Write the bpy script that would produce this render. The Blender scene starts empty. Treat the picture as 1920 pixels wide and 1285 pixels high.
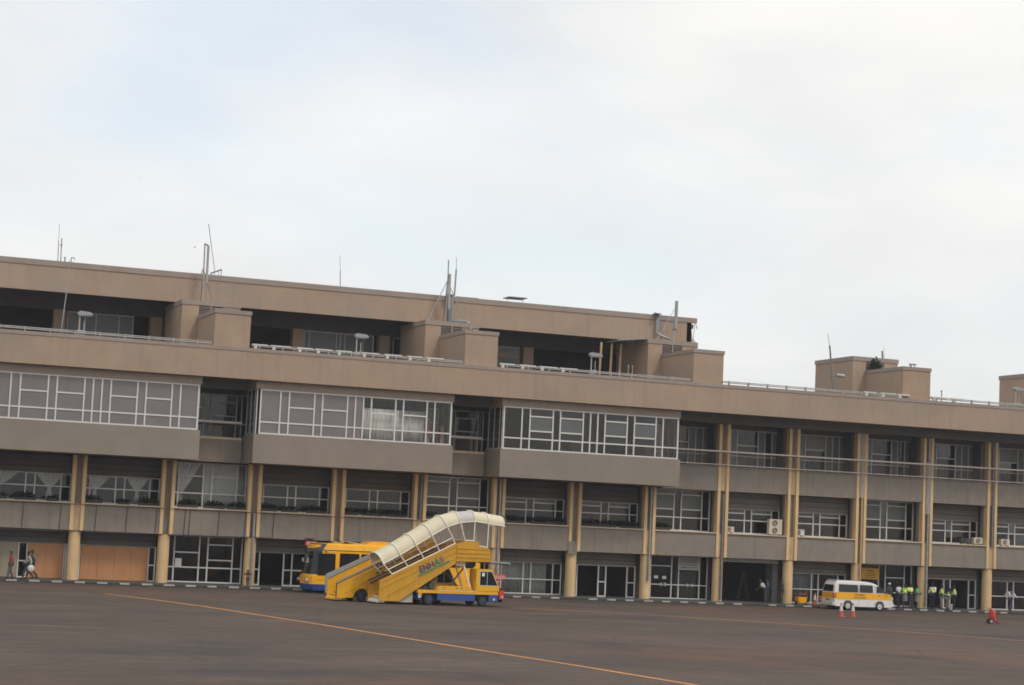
import bpy, bmesh, math, random
from mathutils import Vector, Matrix
random.seed(7)
S = bpy.context.scene
C = S.collection
PI = math.pi

# ------------------------------------------------------------------ helpers
class MB:
    """collects shapes and links them as one mesh object"""
    def __init__(s):
        s.v = []; s.f = []; s.m = []; s.sm = []
    def add(s, vs, fs, m=0, smooth=False):
        b = len(s.v); s.v += [tuple(p) for p in vs]
        for f in fs:
            s.f.append([b + i for i in f]); s.m.append(m); s.sm.append(smooth)
        return s
    def box(s, x0, x1, y0, y1, z0, z1, m=0):
        vs = [(x0,y0,z0),(x1,y0,z0),(x1,y1,z0),(x0,y1,z0),(x0,y0,z1),(x1,y0,z1),(x1,y1,z1),(x0,y1,z1)]
        return s.add(vs, [(0,3,2,1),(4,5,6,7),(0,1,5,4),(1,2,6,5),(2,3,7,6),(3,0,4,7)], m)
    def prism(s, prof, y0, y1, m=0, smooth=False):
        """profile of (x,z) extruded along y"""
        n = len(prof)
        vs = [(x,y0,z) for x,z in prof] + [(x,y1,z) for x,z in prof]
        fs = [list(range(n))[::-1] and list(range(n)), [n+i for i in range(n)][::-1]]
        s.add(vs, fs, m)
        s.add(vs, [(i, n+i, n+(i+1)%n, (i+1)%n) for i in range(n)], m, smooth)
        return s
    def tube(s, pts, r, m=0, n=8, cap=True, r1=None):
        pts = [Vector(p) for p in pts]; vs = []; k = len(pts)
        for i, p in enumerate(pts):
            d = (pts[min(i+1,k-1)] - pts[max(i-1,0)]).normalized()
            a = Vector((0,0,1)) if abs(d.z) < .9 else Vector((1,0,0))
            u = d.cross(a).normalized(); w = d.cross(u)
            rr = r if r1 is None else r + (r1-r)*i/(k-1)
            for j in range(n):
                t = 2*PI*j/n; vs.append(p + u*math.cos(t)*rr + w*math.sin(t)*rr)
        fs = []
        for i in range(k-1):
            for j in range(n):
                fs.append((i*n+j, i*n+(j+1)%n, (i+1)*n+(j+1)%n, (i+1)*n+j))
        s.add(vs, fs, m, n > 5)
        if cap: s.add([vs[j] for j in range(n)], [list(range(n))], m); s.add([vs[(k-1)*n+j] for j in range(n)], [list(range(n))[::-1]], m)
        return s
    def lathe(s, prof, c=(0,0,0), m=0, n=20, axis='z'):
        vs = []; k = len(prof)
        for r, h in prof:
            for j in range(n):
                t = 2*PI*j/n; a, b = r*math.cos(t), r*math.sin(t)
                p = (a,b,h) if axis == 'z' else ((a,h,b) if axis == 'y' else (h,a,b))
                vs.append((p[0]+c[0], p[1]+c[1], p[2]+c[2]))
        fs = [(i*n+j, i*n+(j+1)%n, (i+1)*n+(j+1)%n, (i+1)*n+j) for i in range(k-1) for j in range(n)]
        s.add(vs, fs, m, True)
        s.add(vs[:n], [list(range(n))], m); s.add(vs[-n:], [list(range(n))], m)
        return s
    def ball(s, c, rx, ry, rz, m=0, n=10):
        prof = [(max(.001, math.sin(PI*i/n)), -math.cos(PI*i/n)) for i in range(n+1)]
        vs = []
        for r, h in prof:
            for j in range(12):
                t = 2*PI*j/12; vs.append((c[0]+rx*r*math.cos(t), c[1]+ry*r*math.sin(t), c[2]+rz*h))
        s.add(vs, [(i*12+j, i*12+(j+1)%12, (i+1)*12+(j+1)%12, (i+1)*12+j) for i in range(n) for j in range(12)], m, True)
        return s
    def build(s, name, mats, parent=None, kind=None, bevel=0):
        me = bpy.data.meshes.new(name); me.from_pydata(s.v, [], s.f)
        if not isinstance(mats, (list, tuple)): mats = [mats]
        for q in mats: me.materials.append(q)
        me.polygons.foreach_set('material_index', s.m); me.polygons.foreach_set('use_smooth', s.sm)
        bm = bmesh.new(); bm.from_mesh(me); bmesh.ops.recalc_face_normals(bm, faces=bm.faces)
        if bevel:
            bmesh.ops.remove_doubles(bm, verts=bm.verts, dist=1e-5)
            bmesh.ops.recalc_face_normals(bm, faces=bm.faces)
            bmesh.ops.bevel(bm, geom=[e for e in bm.edges if e.calc_face_angle(0) > .5], offset=bevel, segments=2, affect='EDGES', clamp_overlap=True)
        bm.to_mesh(me); bm.free()
        o = bpy.data.objects.new(name, me); C.objects.link(o)
        if parent: o.parent = parent
        if kind: o['kind'] = kind
        return o

def tag(o, label, cat, group=None, kind=None):
    o['label'] = label; o['category'] = cat
    if group: o['group'] = group
    if kind: o['kind'] = kind
    return o
def thing(name, label, cat, loc=(0,0,0), rz=0, group=None):
    o = bpy.data.objects.new(name, None); C.objects.link(o)
    o.location = loc; o.rotation_euler = (0,0,rz)
    return tag(o, label, cat, group)
def copy_tree(o, parent=None):
    c = o.copy(); C.objects.link(c)
    if parent: c.parent = parent
    for ch in list(o.children): copy_tree(ch, c)
    return c

def text_mesh(name, txt, size, mat, parent, mtx, ext=.004, shear=0.0, sx=1.0):
    cu = bpy.data.curves.new(name, 'FONT'); cu.body = txt; cu.size = size; cu.extrude = ext; cu.shear = shear
    cu.offset = size*.022
    t = bpy.data.objects.new(name+'_src', cu); C.objects.link(t)
    dg = bpy.context.evaluated_depsgraph_get()
    me = bpy.data.meshes.new_from_object(t.evaluated_get(dg))
    bpy.data.objects.remove(t); bpy.data.curves.remove(cu)
    me.name = name; me.materials.clear(); me.materials.append(mat)
    me.transform(Matrix.Diagonal((sx,1,1,1))); me.transform(mtx)
    o = bpy.data.objects.new(name, me); C.objects.link(o)
    if parent: o.parent = parent
    return o
# text plane facing -y, origin at p, baseline direction angle a in the xz plane
def face_front(p, a=0):
    return Matrix.Translation(p) @ Matrix.Rotation(-a, 4, 'Y') @ Matrix.Rotation(PI/2, 4, 'X')

# ------------------------------------------------------------------ materials
def nmat(name):
    m = bpy.data.materials.new(name); m.use_nodes = True
    nt = m.node_tree; b = nt.nodes['Principled BSDF']
    return m, nt, b
def mix(nt, a, b, fac, blend='MIX'):
    n = nt.nodes.new('ShaderNodeMix'); n.data_type = 'RGBA'; n.blend_type = blend
    for i, v in ((6,a),(7,b),(0,fac)):
        if isinstance(v, bpy.types.NodeSocket): nt.links.new(v, n.inputs[i])
        else: n.inputs[i].default_value = v if i == 0 else (*v, 1)
    return n.outputs[2]
def noise(nt, scale, mp=(1,1,1), detail=4, rough=.55):
    tc = nt.nodes.new('ShaderNodeTexCoord'); mpn = nt.nodes.new('ShaderNodeMapping'); mpn.inputs['Scale'].default_value = mp
    n = nt.nodes.new('ShaderNodeTexNoise'); n.inputs['Scale'].default_value = scale; n.inputs['Detail'].default_value = detail
    n.inputs['Roughness'].default_value = rough
    nt.links.new(tc.outputs['Object'], mpn.inputs['Vector']); nt.links.new(mpn.outputs[0], n.inputs['Vector'])
    return n.outputs['Fac']
def ramp(nt, fac, lo, hi):
    r = nt.nodes.new('ShaderNodeMapRange'); r.inputs[1].default_value = lo; r.inputs[2].default_value = hi
    nt.links.new(fac, r.inputs[0]); return r.outputs[0]
def M(name, col, rough=.7, var=.12, scale=1.5, metal=0, streak=0, streak_col=None, grain=0, gscale=40, spec=.5, bump=0, coat=0, blotch=0, blotch_col=None):
    m, nt, b = nmat(name)
    lo = tuple(c*(1-var) for c in col); hi = tuple(min(1, c*(1+var)) for c in col)
    c = mix(nt, lo, hi, ramp(nt, noise(nt, scale), .3, .7))
    if blotch: c = mix(nt, c, blotch_col or tuple(x*.75 for x in col), mulf(nt, ramp(nt, noise(nt, .2, detail=4), .47, .72), blotch))
    if streak:
        f = ramp(nt, noise(nt, 2.2, (2.2,2.2,.16), 5), .52, .75)
        c = mix(nt, c, streak_col or tuple(x*.6 for x in col), mulf(nt, f, streak))
    if grain:
        c = mix(nt, c, tuple(x*.45 for x in col), mulf(nt, ramp(nt, noise(nt, gscale, detail=2), .5, .7), grain))
    nt.links.new(c, b.inputs['Base Color'])
    b.inputs['Roughness'].default_value = rough; b.inputs['Metallic'].default_value = metal
    b.inputs['Specular IOR Level'].default_value = spec
    if coat: b.inputs['Coat Weight'].default_value = coat; b.inputs['Coat Roughness'].default_value = .12
    if bump:
        bn = nt.nodes.new('ShaderNodeBump'); bn.inputs['Strength'].default_value = bump; bn.inputs['Distance'].default_value = .02
        nt.links.new(noise(nt, gscale), bn.inputs['Height']); nt.links.new(bn.outputs[0], b.inputs['Normal'])
    return m
def mulf(nt, f, k):
    n = nt.nodes.new('ShaderNodeMath'); n.operation = 'MULTIPLY'; n.inputs[1].default_value = k
    nt.links.new(f, n.inputs[0]); return n.outputs[0]
def glass(name, tint, gloss=.1, rough=.03):
    m, nt, b = nmat(name); nt.nodes.remove(b)
    t = nt.nodes.new('ShaderNodeBsdfTransparent'); t.inputs[0].default_value = (*tint, 1)
    g = nt.nodes.new('ShaderNodeBsdfGlossy'); g.inputs['Roughness'].default_value = rough
    f = nt.nodes.new('ShaderNodeFresnel'); f.inputs['IOR'].default_value = 1.5
    a = nt.nodes.new('ShaderNodeMath'); a.operation = 'ADD'; a.inputs[1].default_value = gloss - .04
    nt.links.new(f.outputs[0], a.inputs[0])
    x = nt.nodes.new('ShaderNodeMixShader'); nt.links.new(a.outputs[0], x.inputs[0])
    nt.links.new(t.outputs[0], x.inputs[1]); nt.links.new(g.outputs[0], x.inputs[2])
    nt.links.new(x.outputs[0], nt.nodes['Material Output'].inputs[0])
    return m

TAN   = M('tan_render', (.385,.275,.195), .9, .07, .6, streak=.42, streak_col=(.25,.19,.15), grain=.10, gscale=60, blotch=.75, blotch_col=(.285,.25,.21))
TANCAP= M('tan_coping', (.315,.255,.215), .85, .08, .8, streak=.15)
TANSIDE = M('tan_block', (.385,.275,.195), .9, .08, .7, streak=.3, streak_col=(.30,.215,.16), grain=.06, gscale=50, blotch=.4, blotch_col=(.38,.25,.17))
GREY  = M('aggregate_concrete', (.262,.218,.176), .95, .10, 1.2, streak=.6, streak_col=(.17,.155,.135), grain=.3, gscale=34, bump=.25, blotch=.55, blotch_col=(.22,.21,.19))
GREYB = M('box_concrete', (.262,.222,.178), .95, .07, 1.0, streak=.2, streak_col=(.25,.23,.195), grain=.3, gscale=30, bump=.25, blotch=.3)
HEADER= M('header_render', (.34,.275,.215), .9, .06, 1.0, streak=.3)
CREAM = M('cream_paint', (.70,.485,.245), .65, .07, 1.3, streak=.35, streak_col=(.42,.28,.15), blotch=.3, blotch_col=(.5,.33,.18))
TAUPE = M('column_shade_taupe', (.25,.20,.155), .85, .1, 1.5, streak=.3)  # column colour darkened to paint in the shade between the fins
CREAMD= M('peeling_cream', (.50,.35,.20), .75, .12, 2.0, streak=.4, streak_col=(.34,.22,.14))
SILL  = M('sill_paint', (.60,.47,.32), .65, .1, 2, streak=.2)
ALU   = M('aluminium_frame', (.66,.635,.60), .45, .06, 2, metal=.0, spec=.6)
ALUD  = M('dull_aluminium', (.50,.485,.46), .5, .1, 2, spec=.5)
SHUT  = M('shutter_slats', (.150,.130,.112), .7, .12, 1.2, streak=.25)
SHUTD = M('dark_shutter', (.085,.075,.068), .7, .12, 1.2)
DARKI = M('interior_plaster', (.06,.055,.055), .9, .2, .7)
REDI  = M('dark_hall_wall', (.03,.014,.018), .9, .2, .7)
SLAB  = M('floor_slab', (.20,.185,.17), .9, .1, .8)
SOFF  = M('soffit_grey', (.155,.15,.135), .9, .1, .8)
GLASS = glass('clear_glass', (.74,.77,.78), .05)
GLASSG= glass('ground_glass', (.66,.68,.70), .06)
FILM  = M('mauve_sun_film', (.180,.155,.160), .10, .10, .8, spec=.45)
SKYGREY = M('sky_grey_pane', (.115,.12,.122), .35, .08, 1.0, spec=.5)  # sky reflection of the middle sashes painted as a grey pane colour
GREYC = M('grey_curtained_pane', (.20,.195,.185), .3, .12, 1.6, streak=.4, streak_col=(.12,.12,.12), spec=.4)
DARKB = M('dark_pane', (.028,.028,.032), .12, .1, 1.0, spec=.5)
PLY   = M('orange_plywood', (.50,.235,.10), .75, .10, .9, streak=.35, streak_col=(.42,.19,.08))
BEIGE = M('beige_board', (.34,.285,.20), .8, .06, .7)
CURT  = M('white_net_curtain', (.72,.69,.64), .9, .08, 3, streak=.3, streak_col=(.36,.35,.33))
WHITE = M('white_paint', (.62,.60,.56), .55, .05, 2)
RAILP = M('pinkish_white_rail', (.78,.68,.60), .5, .05, 2)
OFFW  = M('offwhite_pipe', (.39,.375,.35), .5, .1, 2, streak=.2)
GALV  = M('galvanised_steel', (.33,.34,.34), .45, .15, 3, metal=.3)
GALVD = M('weathered_steel', (.20,.20,.20), .6, .2, 3, metal=.2)
BLACK = M('black_rubber', (.018,.018,.02), .8, .2, 5)
DGREY = M('dark_grey_metal', (.06,.06,.065), .55, .15, 3)
YEL   = M('yellow_bus_paint', (.93,.44,.004), .35, .06, 1.2, spec=.5, coat=.2, streak=.3, streak_col=(.62,.28,.01), grain=.12, gscale=7)
YEL2  = M('yellow_stair_paint', (.58,.29,.012), .48, .10, 1.4, streak=.45, streak_col=(.42,.21,.02), blotch=.3, blotch_col=(.48,.26,.02))
YEL3  = M('bright_yellow_paint', (.76,.39,.006), .45, .07, 1.4, streak=.2)
YELD  = M('ochre_tread', (.24,.13,.04), .7, .15, 4)
BLUE  = M('blue_paint', (.022,.07,.27), .45, .12, 2, streak=.2)
BLUEW = M('blue_wheel_paint', (.025,.04,.10), .6, .15, 4)
NAVY  = M('navy_lettering', (.05,.055,.15), .5, .05, 3)
GREEN = M('green_lettering', (.03,.22,.10), .5, .05, 3)
CANOPY= M('cream_canopy_sheet', (.66,.59,.41), .6, .05, 1.5, streak=.2, streak_col=(.58,.50,.34))
CANOPYG = M('grey_canopy_sheet', (.50,.47,.46), .6, .05, 1.5)
BRONZE= M('brown_step_trim', (.14,.085,.045), .6, .15, 4)
RAILW = M('cream_rail_paint', (.86,.79,.66), .5, .05, 3)
RED   = M('red_paint', (.55,.04,.03), .4, .08, 3)
REDD  = M('faded_red_sign', (.60,.085,.07), .5, .08, 3)
RUST  = M('rusty_brown_pipe', (.13,.055,.04), .8, .25, 6)
VGLASS= M('dark_vehicle_glass', (.012,.015,.018), .06, .1, 2, spec=.4)
LENS  = M('lamp_lens', (.6,.58,.55), .15, .05, 4)
CONEO = M('orange_cone', (.46,.10,.045), .6, .1, 5)
SIGNY = M('yellow_sign_board', (.72,.36,.015), .5, .05, 3)
SIGNG = M('dark_green_ink', (.10,.13,.02), .6, .1, 3)
PAPER = M('paper_sheet', (.72,.72,.70), .8, .04, 3)
ACW   = M('air_conditioner_casing', (.62,.55,.43), .55, .06, 3, streak=.2)
LEAF  = M('planter_leaves', (.014,.020,.010), .7, .45, 9, spec=.25)
LEAF2 = M('shrub_leaves', (.02,.045,.014), .7, .4, 9, spec=.25)
WOOD  = M('ladder_wood', (.10,.05,.035), .8, .2, 5)
KERBD = M('dark_kerb_paint', (.045,.046,.044), .85, .2, 2)
KERBW = M('white_kerb_paint', (.43,.40,.35), .8, .2, 3, streak=.2)
PAVE  = M('pavement_slabs', (.085,.085,.075), .9, .15, 1.2, blotch=.4)
LINE  = M('orange_marking', (.52,.22,.05), .8, .22, 1.2, blotch=.5, blotch_col=(.3,.14,.06))
LINEF = M('faded_marking', (.33,.16,.06), .85, .25, .6, blotch=.6, blotch_col=(.17,.10,.065))
BIRDM = M('bird_plumage', (.03,.028,.027), .9, .2, 20)

def asphalt():
    m, nt, b = nmat('apron_asphalt')
    base = mix(nt, (.090,.064,.050), (.126,.090,.070), ramp(nt, noise(nt, .055, (.8,1,1), 5), .35, .65))
    f1 = ramp(nt, noise(nt, .10, (.9,1.0,1), 5, .6), .52, .66)
    c = mix(nt, base, (.050,.045,.043), mulf(nt, f1, .7))            # old tar and fuel stains
    f2 = ramp(nt, noise(nt, .22, (.5,1.6,1), 5, .65), .54, .74)
    c = mix(nt, c, (.20,.155,.125), mulf(nt, f2, .6))
    f4 = ramp(nt, noise(nt, .06, (1.3,.8,1.7), 4, .5), .54, .68)
    c = mix(nt, c, (.17,.09,.055), mulf(nt, f4, .6))                # laterite dust
    f5 = ramp(nt, noise(nt, .5, (.25,1.2,1), 5, .7), .58, .72)
    c = mix(nt, c, (.045,.04,.04), mulf(nt, f5, .6))
    f3 = ramp(nt, noise(nt, 9, detail=4), .42, .7)
    c = mix(nt, c, (.06,.052,.046), mulf(nt, f3, .4))
    f6 = ramp(nt, noise(nt, 1.1, (.6,1,1), 9, .72), .44, .62)
    c = mix(nt, c, (.052,.043,.038), mulf(nt, f6, .38))
    f7 = ramp(nt, noise(nt, .9, (.08,1.6,1), 3, .5), .63, .70)        # tyre marks
    c = mix(nt, c, (.03,.028,.028), mulf(nt, f7, .35))
    tc = nt.nodes.new('ShaderNodeTexCoord'); vo = nt.nodes.new('ShaderNodeTexVoronoi'); vo.feature = 'DISTANCE_TO_EDGE'; vo.inputs['Scale'].default_value = .11
    nt.links.new(tc.outputs['Object'], vo.inputs['Vector'])
    cr = ramp(nt, vo.outputs['Distance'], .018, .006)
    c = mix(nt, c, (.03,.028,.028), mulf(nt, cr, .22))                # sealed cracks
    nt.links.new(c, b.inputs['Base Color']); b.inputs['Roughness'].default_value = .9
    b.inputs['Specular IOR Level'].default_value = .2
    return m
ASPH = asphalt()

# ------------------------------------------------------------------ world, sun, camera
W = bpy.data.worlds.new('World'); S.world = W; W.use_nodes = True
nt = W.node_tree; bg = nt.nodes['Background']
SUN_EL, SUN_AZ = 52, 152         # azimuth clockwise from +Y
sky = nt.nodes.new('ShaderNodeTexSky'); sky.sky_type = 'NISHITA'; sky.sun_disc = False
sky.sun_elevation = math.radians(SUN_EL); sky.sun_rotation = math.radians(SUN_AZ); sky.air_density = 1.2; sky.dust_density = 2.5
tc = nt.nodes.new('ShaderNodeTexCoord'); mp = nt.nodes.new('ShaderNodeMapping'); mp.inputs['Scale'].default_value = (1,1,2.6)
mp.inputs['Location'].default_value = (2.19,.943,.40)
n1 = nt.nodes.new('ShaderNodeTexNoise'); n1.inputs['Scale'].default_value = 2.6; n1.inputs['Detail'].default_value = 6; n1.inputs['Roughness'].default_value = .52
n1.inputs['Distortion'].default_value = .5
nt.links.new(tc.outputs['Generated'], mp.inputs[0]); nt.links.new(mp.outputs[0], n1.inputs['Vector'])
n2 = nt.nodes.new('ShaderNodeTexNoise'); n2.inputs['Scale'].default_value = 6; n2.inputs['Detail'].default_value = 7
nt.links.new(mp.outputs[0], n2.inputs['Vector'])
cl = mix(nt, (8.5,8.58,8.6), (10.0,9.9,9.75), ramp(nt, n2.outputs['Fac'], .3, .7))
veil = ramp(nt, n1.outputs['Fac'], .64, .44)
veil2 = nt.nodes.new('ShaderNodeMapRange'); veil2.inputs[3].default_value = .64; veil2.inputs[4].default_value = 1.0
nt.links.new(veil, veil2.inputs[0])
bright = mix(nt, sky.outputs[0], (2.2,2.2,2.2), 1.0, 'MULTIPLY')
nt.links.new(mix(nt, bright, cl, veil2.outputs[0]), bg.inputs['Color'])
bg.inputs['Strength'].default_value = .1

sl = bpy.data.lights.new('sun', 'SUN'); sl.energy = 1.2; sl.angle = math.radians(10); sl.color = (1,.95,.88)
so = bpy.data.objects.new('sun', sl); C.objects.link(so)
az, el = math.radians(SUN_AZ), math.radians(SUN_EL)
sd = Vector((math.sin(az)*math.cos(el), math.cos(az)*math.cos(el), math.sin(el)))
so.rotation_euler = sd.to_track_quat('Z','Y').to_euler()

cam = bpy.data.cameras.new('camera'); co = bpy.data.objects.new('camera', cam); C.objects.link(co); S.camera = co
r_ = Vector((0.9316461783499022, -0.36056686680342265, 0.0450214718727102)); u_ = Vector((-0.07641693279616932, -0.07328777297207632, 0.9943788788559516))
f_ = Vector((0.35524055335511473, 0.9298496851084891, 0.09583168763825264))
mw = Matrix((r_, u_, -f_)).transposed().to_4x4(); mw.translation = (-18.5136682022152, -120.09217771293513, 3.9875133618295115)
co.matrix_world = mw
cam.sensor_width = 36; cam.lens = 3700/1920*36; cam.clip_end = 6000; cam.clip_start = .5
S.cycles.filter_width = 1.7
S.view_settings.view_transform = 'Standard'; S.view_settings.look = 'None'; S.view_settings.exposure = 0; S.view_settings.gamma = 1

# ------------------------------------------------------------------ ground
GZ = -.15
g = MB(); g.add([(-800,-800,GZ),(800,-800,GZ),(800,800,GZ),(-800,800,GZ)], [(0,1,2,3)])
g.build('apron_ground', ASPH, kind='structure')
p = MB(); p.box(-16,80,-2.32,13,GZ-.1,-.004); p.build('pavement', PAVE, kind='structure')
k = MB(); x = -16.0; i = 0
k.box(-16,80,-2.5,-2.322,GZ-.1,0, 0)
while x < 79.5:
    if random.random() > .04:
        k.box(x+random.uniform(0,.04), x+random.uniform(.58,.66), -2.508, -2.318, -.085, .005, 1)
    x += 1.31
k.build('kerb', [KERBD, KERBW], kind='structure')

def strip(pts, w, z, mat, name):
    m = MB(); L = []
    for i, q in enumerate(pts):
        a = Vector(pts[max(i-1,0)]); b = Vector(pts[min(i+1,len(pts)-1)]); d = (b-a).normalized(); n = Vector((-d.y, d.x))*w/2
        L += [(q[0]+n.x, q[1]+n.y, z), (q[0]-n.x, q[1]-n.y, z)]
    m.add(L, [(2*i, 2*i+1, 2*i+3, 2*i+2) for i in range(len(pts)-1)])
    return m.build(name, mat, kind='structure')
strip([(-.6,-15.2),(-.42,-16.11),(.9,-21.2),(2.06,-26.68),(4.02,-40.31),(5.45,-52.29),(6.65,-61.28),(7.42,-68.32),(8.4,-78),(9.2,-90)], .26, GZ+.004, LINE, 'apron_line')
strip([(21.42,-17.43),(27.68,-20.76),(32.84,-26.45),(37.32,-32.37),(40.24,-38.28),(43,-46)], .5, GZ+.004, LINEF, 'faded_apron_line')
strip([(1.31,-26.71),(2.42,-26.33)], .16, GZ+.008, LINEF, 'short_apron_mark')

hz = bpy.data.materials.new('veil_haze_mat'); hz.use_nodes = True; hn = hz.node_tree; hn.nodes.remove(hn.nodes['Principled BSDF'])  # volume added to lift the blacks like flare in a cabin window
pv = hn.nodes.new('ShaderNodeVolumePrincipled'); pv.inputs['Color'].default_value = (.93,.95,1,1); pv.inputs['Density'].default_value = .00028; pv.inputs['Anisotropy'].default_value = .2
hn.links.new(pv.outputs[0], hn.nodes['Material Output'].inputs['Volume'])
h = MB(); h.box(-820,820,-820,820,-1.3,36); h.build('veil_haze', hz, kind='stuff')
# ------------------------------------------------------------------ terminal building
B = thing('terminal_building', 'long tan and grey concrete terminal with cream columns and a recessed roof storey', 'building')
BAY = 5.4; I0, I1 = -2, 14
XL, XR = I0*BAY-.6, I1*BAY+.6
# columns, fins
for i in range(I0, I1+1):
    X = BAY*i
    c = MB(); c.lathe([(.36,-.01),(.36,2.94)], (X,.5,0), n=24)
    c.build('column', CREAM, B)
    c = MB(); c.box(X-.36,X+.36,.32,.9,2.945,12.3); c.build('upper_column', TAUPE, B)
    under = (-6.25<X<6.7) or (9.8<X<22.8) or (25.9<X<38.7)
    for s in (-1,1):
        top = 7.46 if under else 12.0
        f = MB(); f.box(X+s*.31-.11, X+s*.31+.11, 0, .46, 2.95, top)
        f.build('fin', CREAM, B, bevel=.015)
    for z0, z1 in ((2.97,4.56),(7.45,9.16)):
        if z0 > 5 and under: continue
        if random.random() < .25: continue
        h = MB(); h.box(X-.198, X+.198, .1, .198, z0, z1); h.build('column_infill', CREAMD, B)
# downpipes between fins
for i, z0, z1, mt in ((2,.05,4.5,GALV),(5,.05,7.4,GALV),(7,1.2,7.4,GALV),(8,.1,7.2,GALVD),(10,.1,12,CREAMD),(11,.1,12,GALV),(6,2.95,3.6,GALVD),(-1,1,7.4,GALV),(4,4.6,7.4,GALVD),(12,4.5,12,GALVD)):
    X = BAY*i
    d = MB(); d.tube([(X+.05,.03,z0),(X+.05,.03,z1)], .075, n=10)
    for zz in (1.6,3.4,5.2,7.0,8.8,10.6):
        if z0 < zz < z1: d.box(X-.06,X+.16,-.06,.1,zz,zz+.05)
    d.build('downpipe', mt, B)
pl = MB(); pl.box(BAY*10-.19, BAY*10+.19, -.02, .098, 7.5, 12.0); pl.build('patched_plaster', M('grey_patch_render', (.33,.30,.275), .9, .15, 2, streak=.3), B)
pl = MB(); pl.box(BAY*11-.17, BAY*11+.17, -.03, .098, 6.6, 10.3); pl.build('patched_plaster', M('pale_patch_render', (.30,.285,.265), .9, .15, 2, streak=.3), B)
pl = MB(); pl.box(BAY*6-.42, BAY*6+.2, -.02, -.002, 2.75, 3.6); pl.build('patched_plaster', GREY, B)
# spandrels and sills
for i in range(I0, I1):
    a, b = BAY*i+.424, BAY*(i+1)-.424
    s = MB(); s.box(a, b, .08, .26, 2.95, 4.55); s.build('spandrel', GREY, B, bevel=.012)
    s = MB(); s.box(a, b, -.03, 1.44, 4.552, 4.625); s.build('sill', SILL, B)
for a, b, lo, hi, cap in ((6.7,9.8,7.5,9.06,1),(22.85,25.85,7.52,9.1,1)):
    s = MB(); s.box(a, b, .12, .3, lo, hi-.14); s.build('spandrel', GREY, B)
    s = MB(); s.box(a, b, .1, .34, hi-.138, hi); s.build('sill', SILL, B)
for i in range(7, I1):
    a, b = BAY*i+.424, BAY*(i+1)-.424
    if i == 7: a = 38.66
    s = MB(); s.box(a, b, .08, .26, 7.43, 9.15); s.build('spandrel', GREY, B, bevel=.012)
# floor slabs, back wall, partitions
s = MB()
s.box(XL,XR,.27,12,3.1,3.9); s.box(XL,XR,.27,12,7.75,8.3); s.box(XL,XR,-2.66,12,12.62,13.0); s.box(XL,XR,-2.66,12,13.9,14.1)
s.build('floor_slab', SLAB, B)
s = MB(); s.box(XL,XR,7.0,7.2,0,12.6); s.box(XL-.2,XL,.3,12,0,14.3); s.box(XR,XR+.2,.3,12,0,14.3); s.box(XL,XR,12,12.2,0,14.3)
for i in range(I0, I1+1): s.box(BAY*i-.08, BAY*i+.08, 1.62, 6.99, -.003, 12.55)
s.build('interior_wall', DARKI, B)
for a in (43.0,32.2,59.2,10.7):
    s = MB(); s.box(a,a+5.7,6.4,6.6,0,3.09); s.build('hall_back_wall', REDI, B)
# beam under the fascia and the balcony soffit
s = MB(); s.box(XL,XR,.47,.8,12.3,12.6); s.box(38.66,XR,-.3,.46,12.02,12.6); s.box(6.62,9.88,-.3,.46,12.0,12.6); s.box(22.78,25.93,-.3,.46,12.0,12.6)
s.build('beam', SOFF, B)
# main fascia
s = MB(); s.box(XL,XR,-3.0,-2.7,12.52,14.2); s.build('fascia', TAN, B)
for j in range(16):
    X = XL+4+j*5.4
    q = MB(); q.box(X-.012, X+.012, -3.004, -2.9995, 12.53, 14.19); q.build('panel_joint', TANCAP, B)
s = MB(); s.box(XL,XR,-3.035,-2.66,14.203,14.42)
for X in [XL + 3.1*j for j in range(1, 28)]: pass
s.build('coping', TANCAP, B)
s = MB(); s.box(XL,XR,-2.699,.2,12.6,12.615); s.build('soffit', SOFF, B)

# window builder -----------------------------------------------------------
def window(X, z0, z1, Y, mull, bars, mats=(ALU, GLASS), fw=.075, name='window', pane_skip=(), special=(), parent=B):
    """mull: x positions of uprights; bars: (i0,i1,z) horizontal bars from upright i0 to i1"""
    f = MB(); h = fw/2
    for q in mull: f.box(X+q-h, X+q+h, Y-.05, Y+.05, z0, z1)
    n = len(mull)
    for j in range(n-1):
        a, b = X+mull[j]+h+.001, X+mull[j+1]-h-.001
        zs = [z0+h, z1-h] + [z for (i0,i1,z) in bars if i0 <= j < i1]
        if j in pane_skip: zs = [z1-h]
        for z in zs: f.box(a, b, Y-.042, Y+.042, z-h, z+h)
    w = f.build(name, mats[0], parent)
    g = MB()
    for j in range(n-1):
        if j in pane_skip: continue
        zs = sorted([z0+h, z1-h] + [z for (i0,i1,z) in bars if i0 <= j < i1])
        for a, b in zip(zs[:-1], zs[1:]):
            k = 0
            for (jj, lo, hi, mi) in special:
                if jj == j and lo <= (a+b)/2 <= hi: k = mi
            t = random.uniform(-.012,.012)
            x0, x1 = X+mull[j]+h*.7, X+mull[j+1]-h*.7
            g.add([(x0,Y-.002+t,a),(x1,Y+.002-t,a),(x1,Y+.002-t,b),(x0,Y-.002+t,b)], [(0,1,2,3)], k)
    g.build('pane', list(mats[1:]), w)
    return w
MU = [.3,.88,2.44,2.98,4.54,5.12]
kinds = {i: ('full' if (i-1) % 3 == 0 else 'shutter') for i in range(I0, I1)}
def shutter(i, z0, z1, cuts, mt):
    a, b = BAY*i+.35, BAY*(i+1)-.35
    s = MB(); y = 1.28; prev = z1
    for j, c in enumerate(cuts + [z0]):
        s.box(a, b, y-.0, 1.62, c, prev-.03); y -= .04; prev = c
    s.build('shutter', mt, B)
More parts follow.
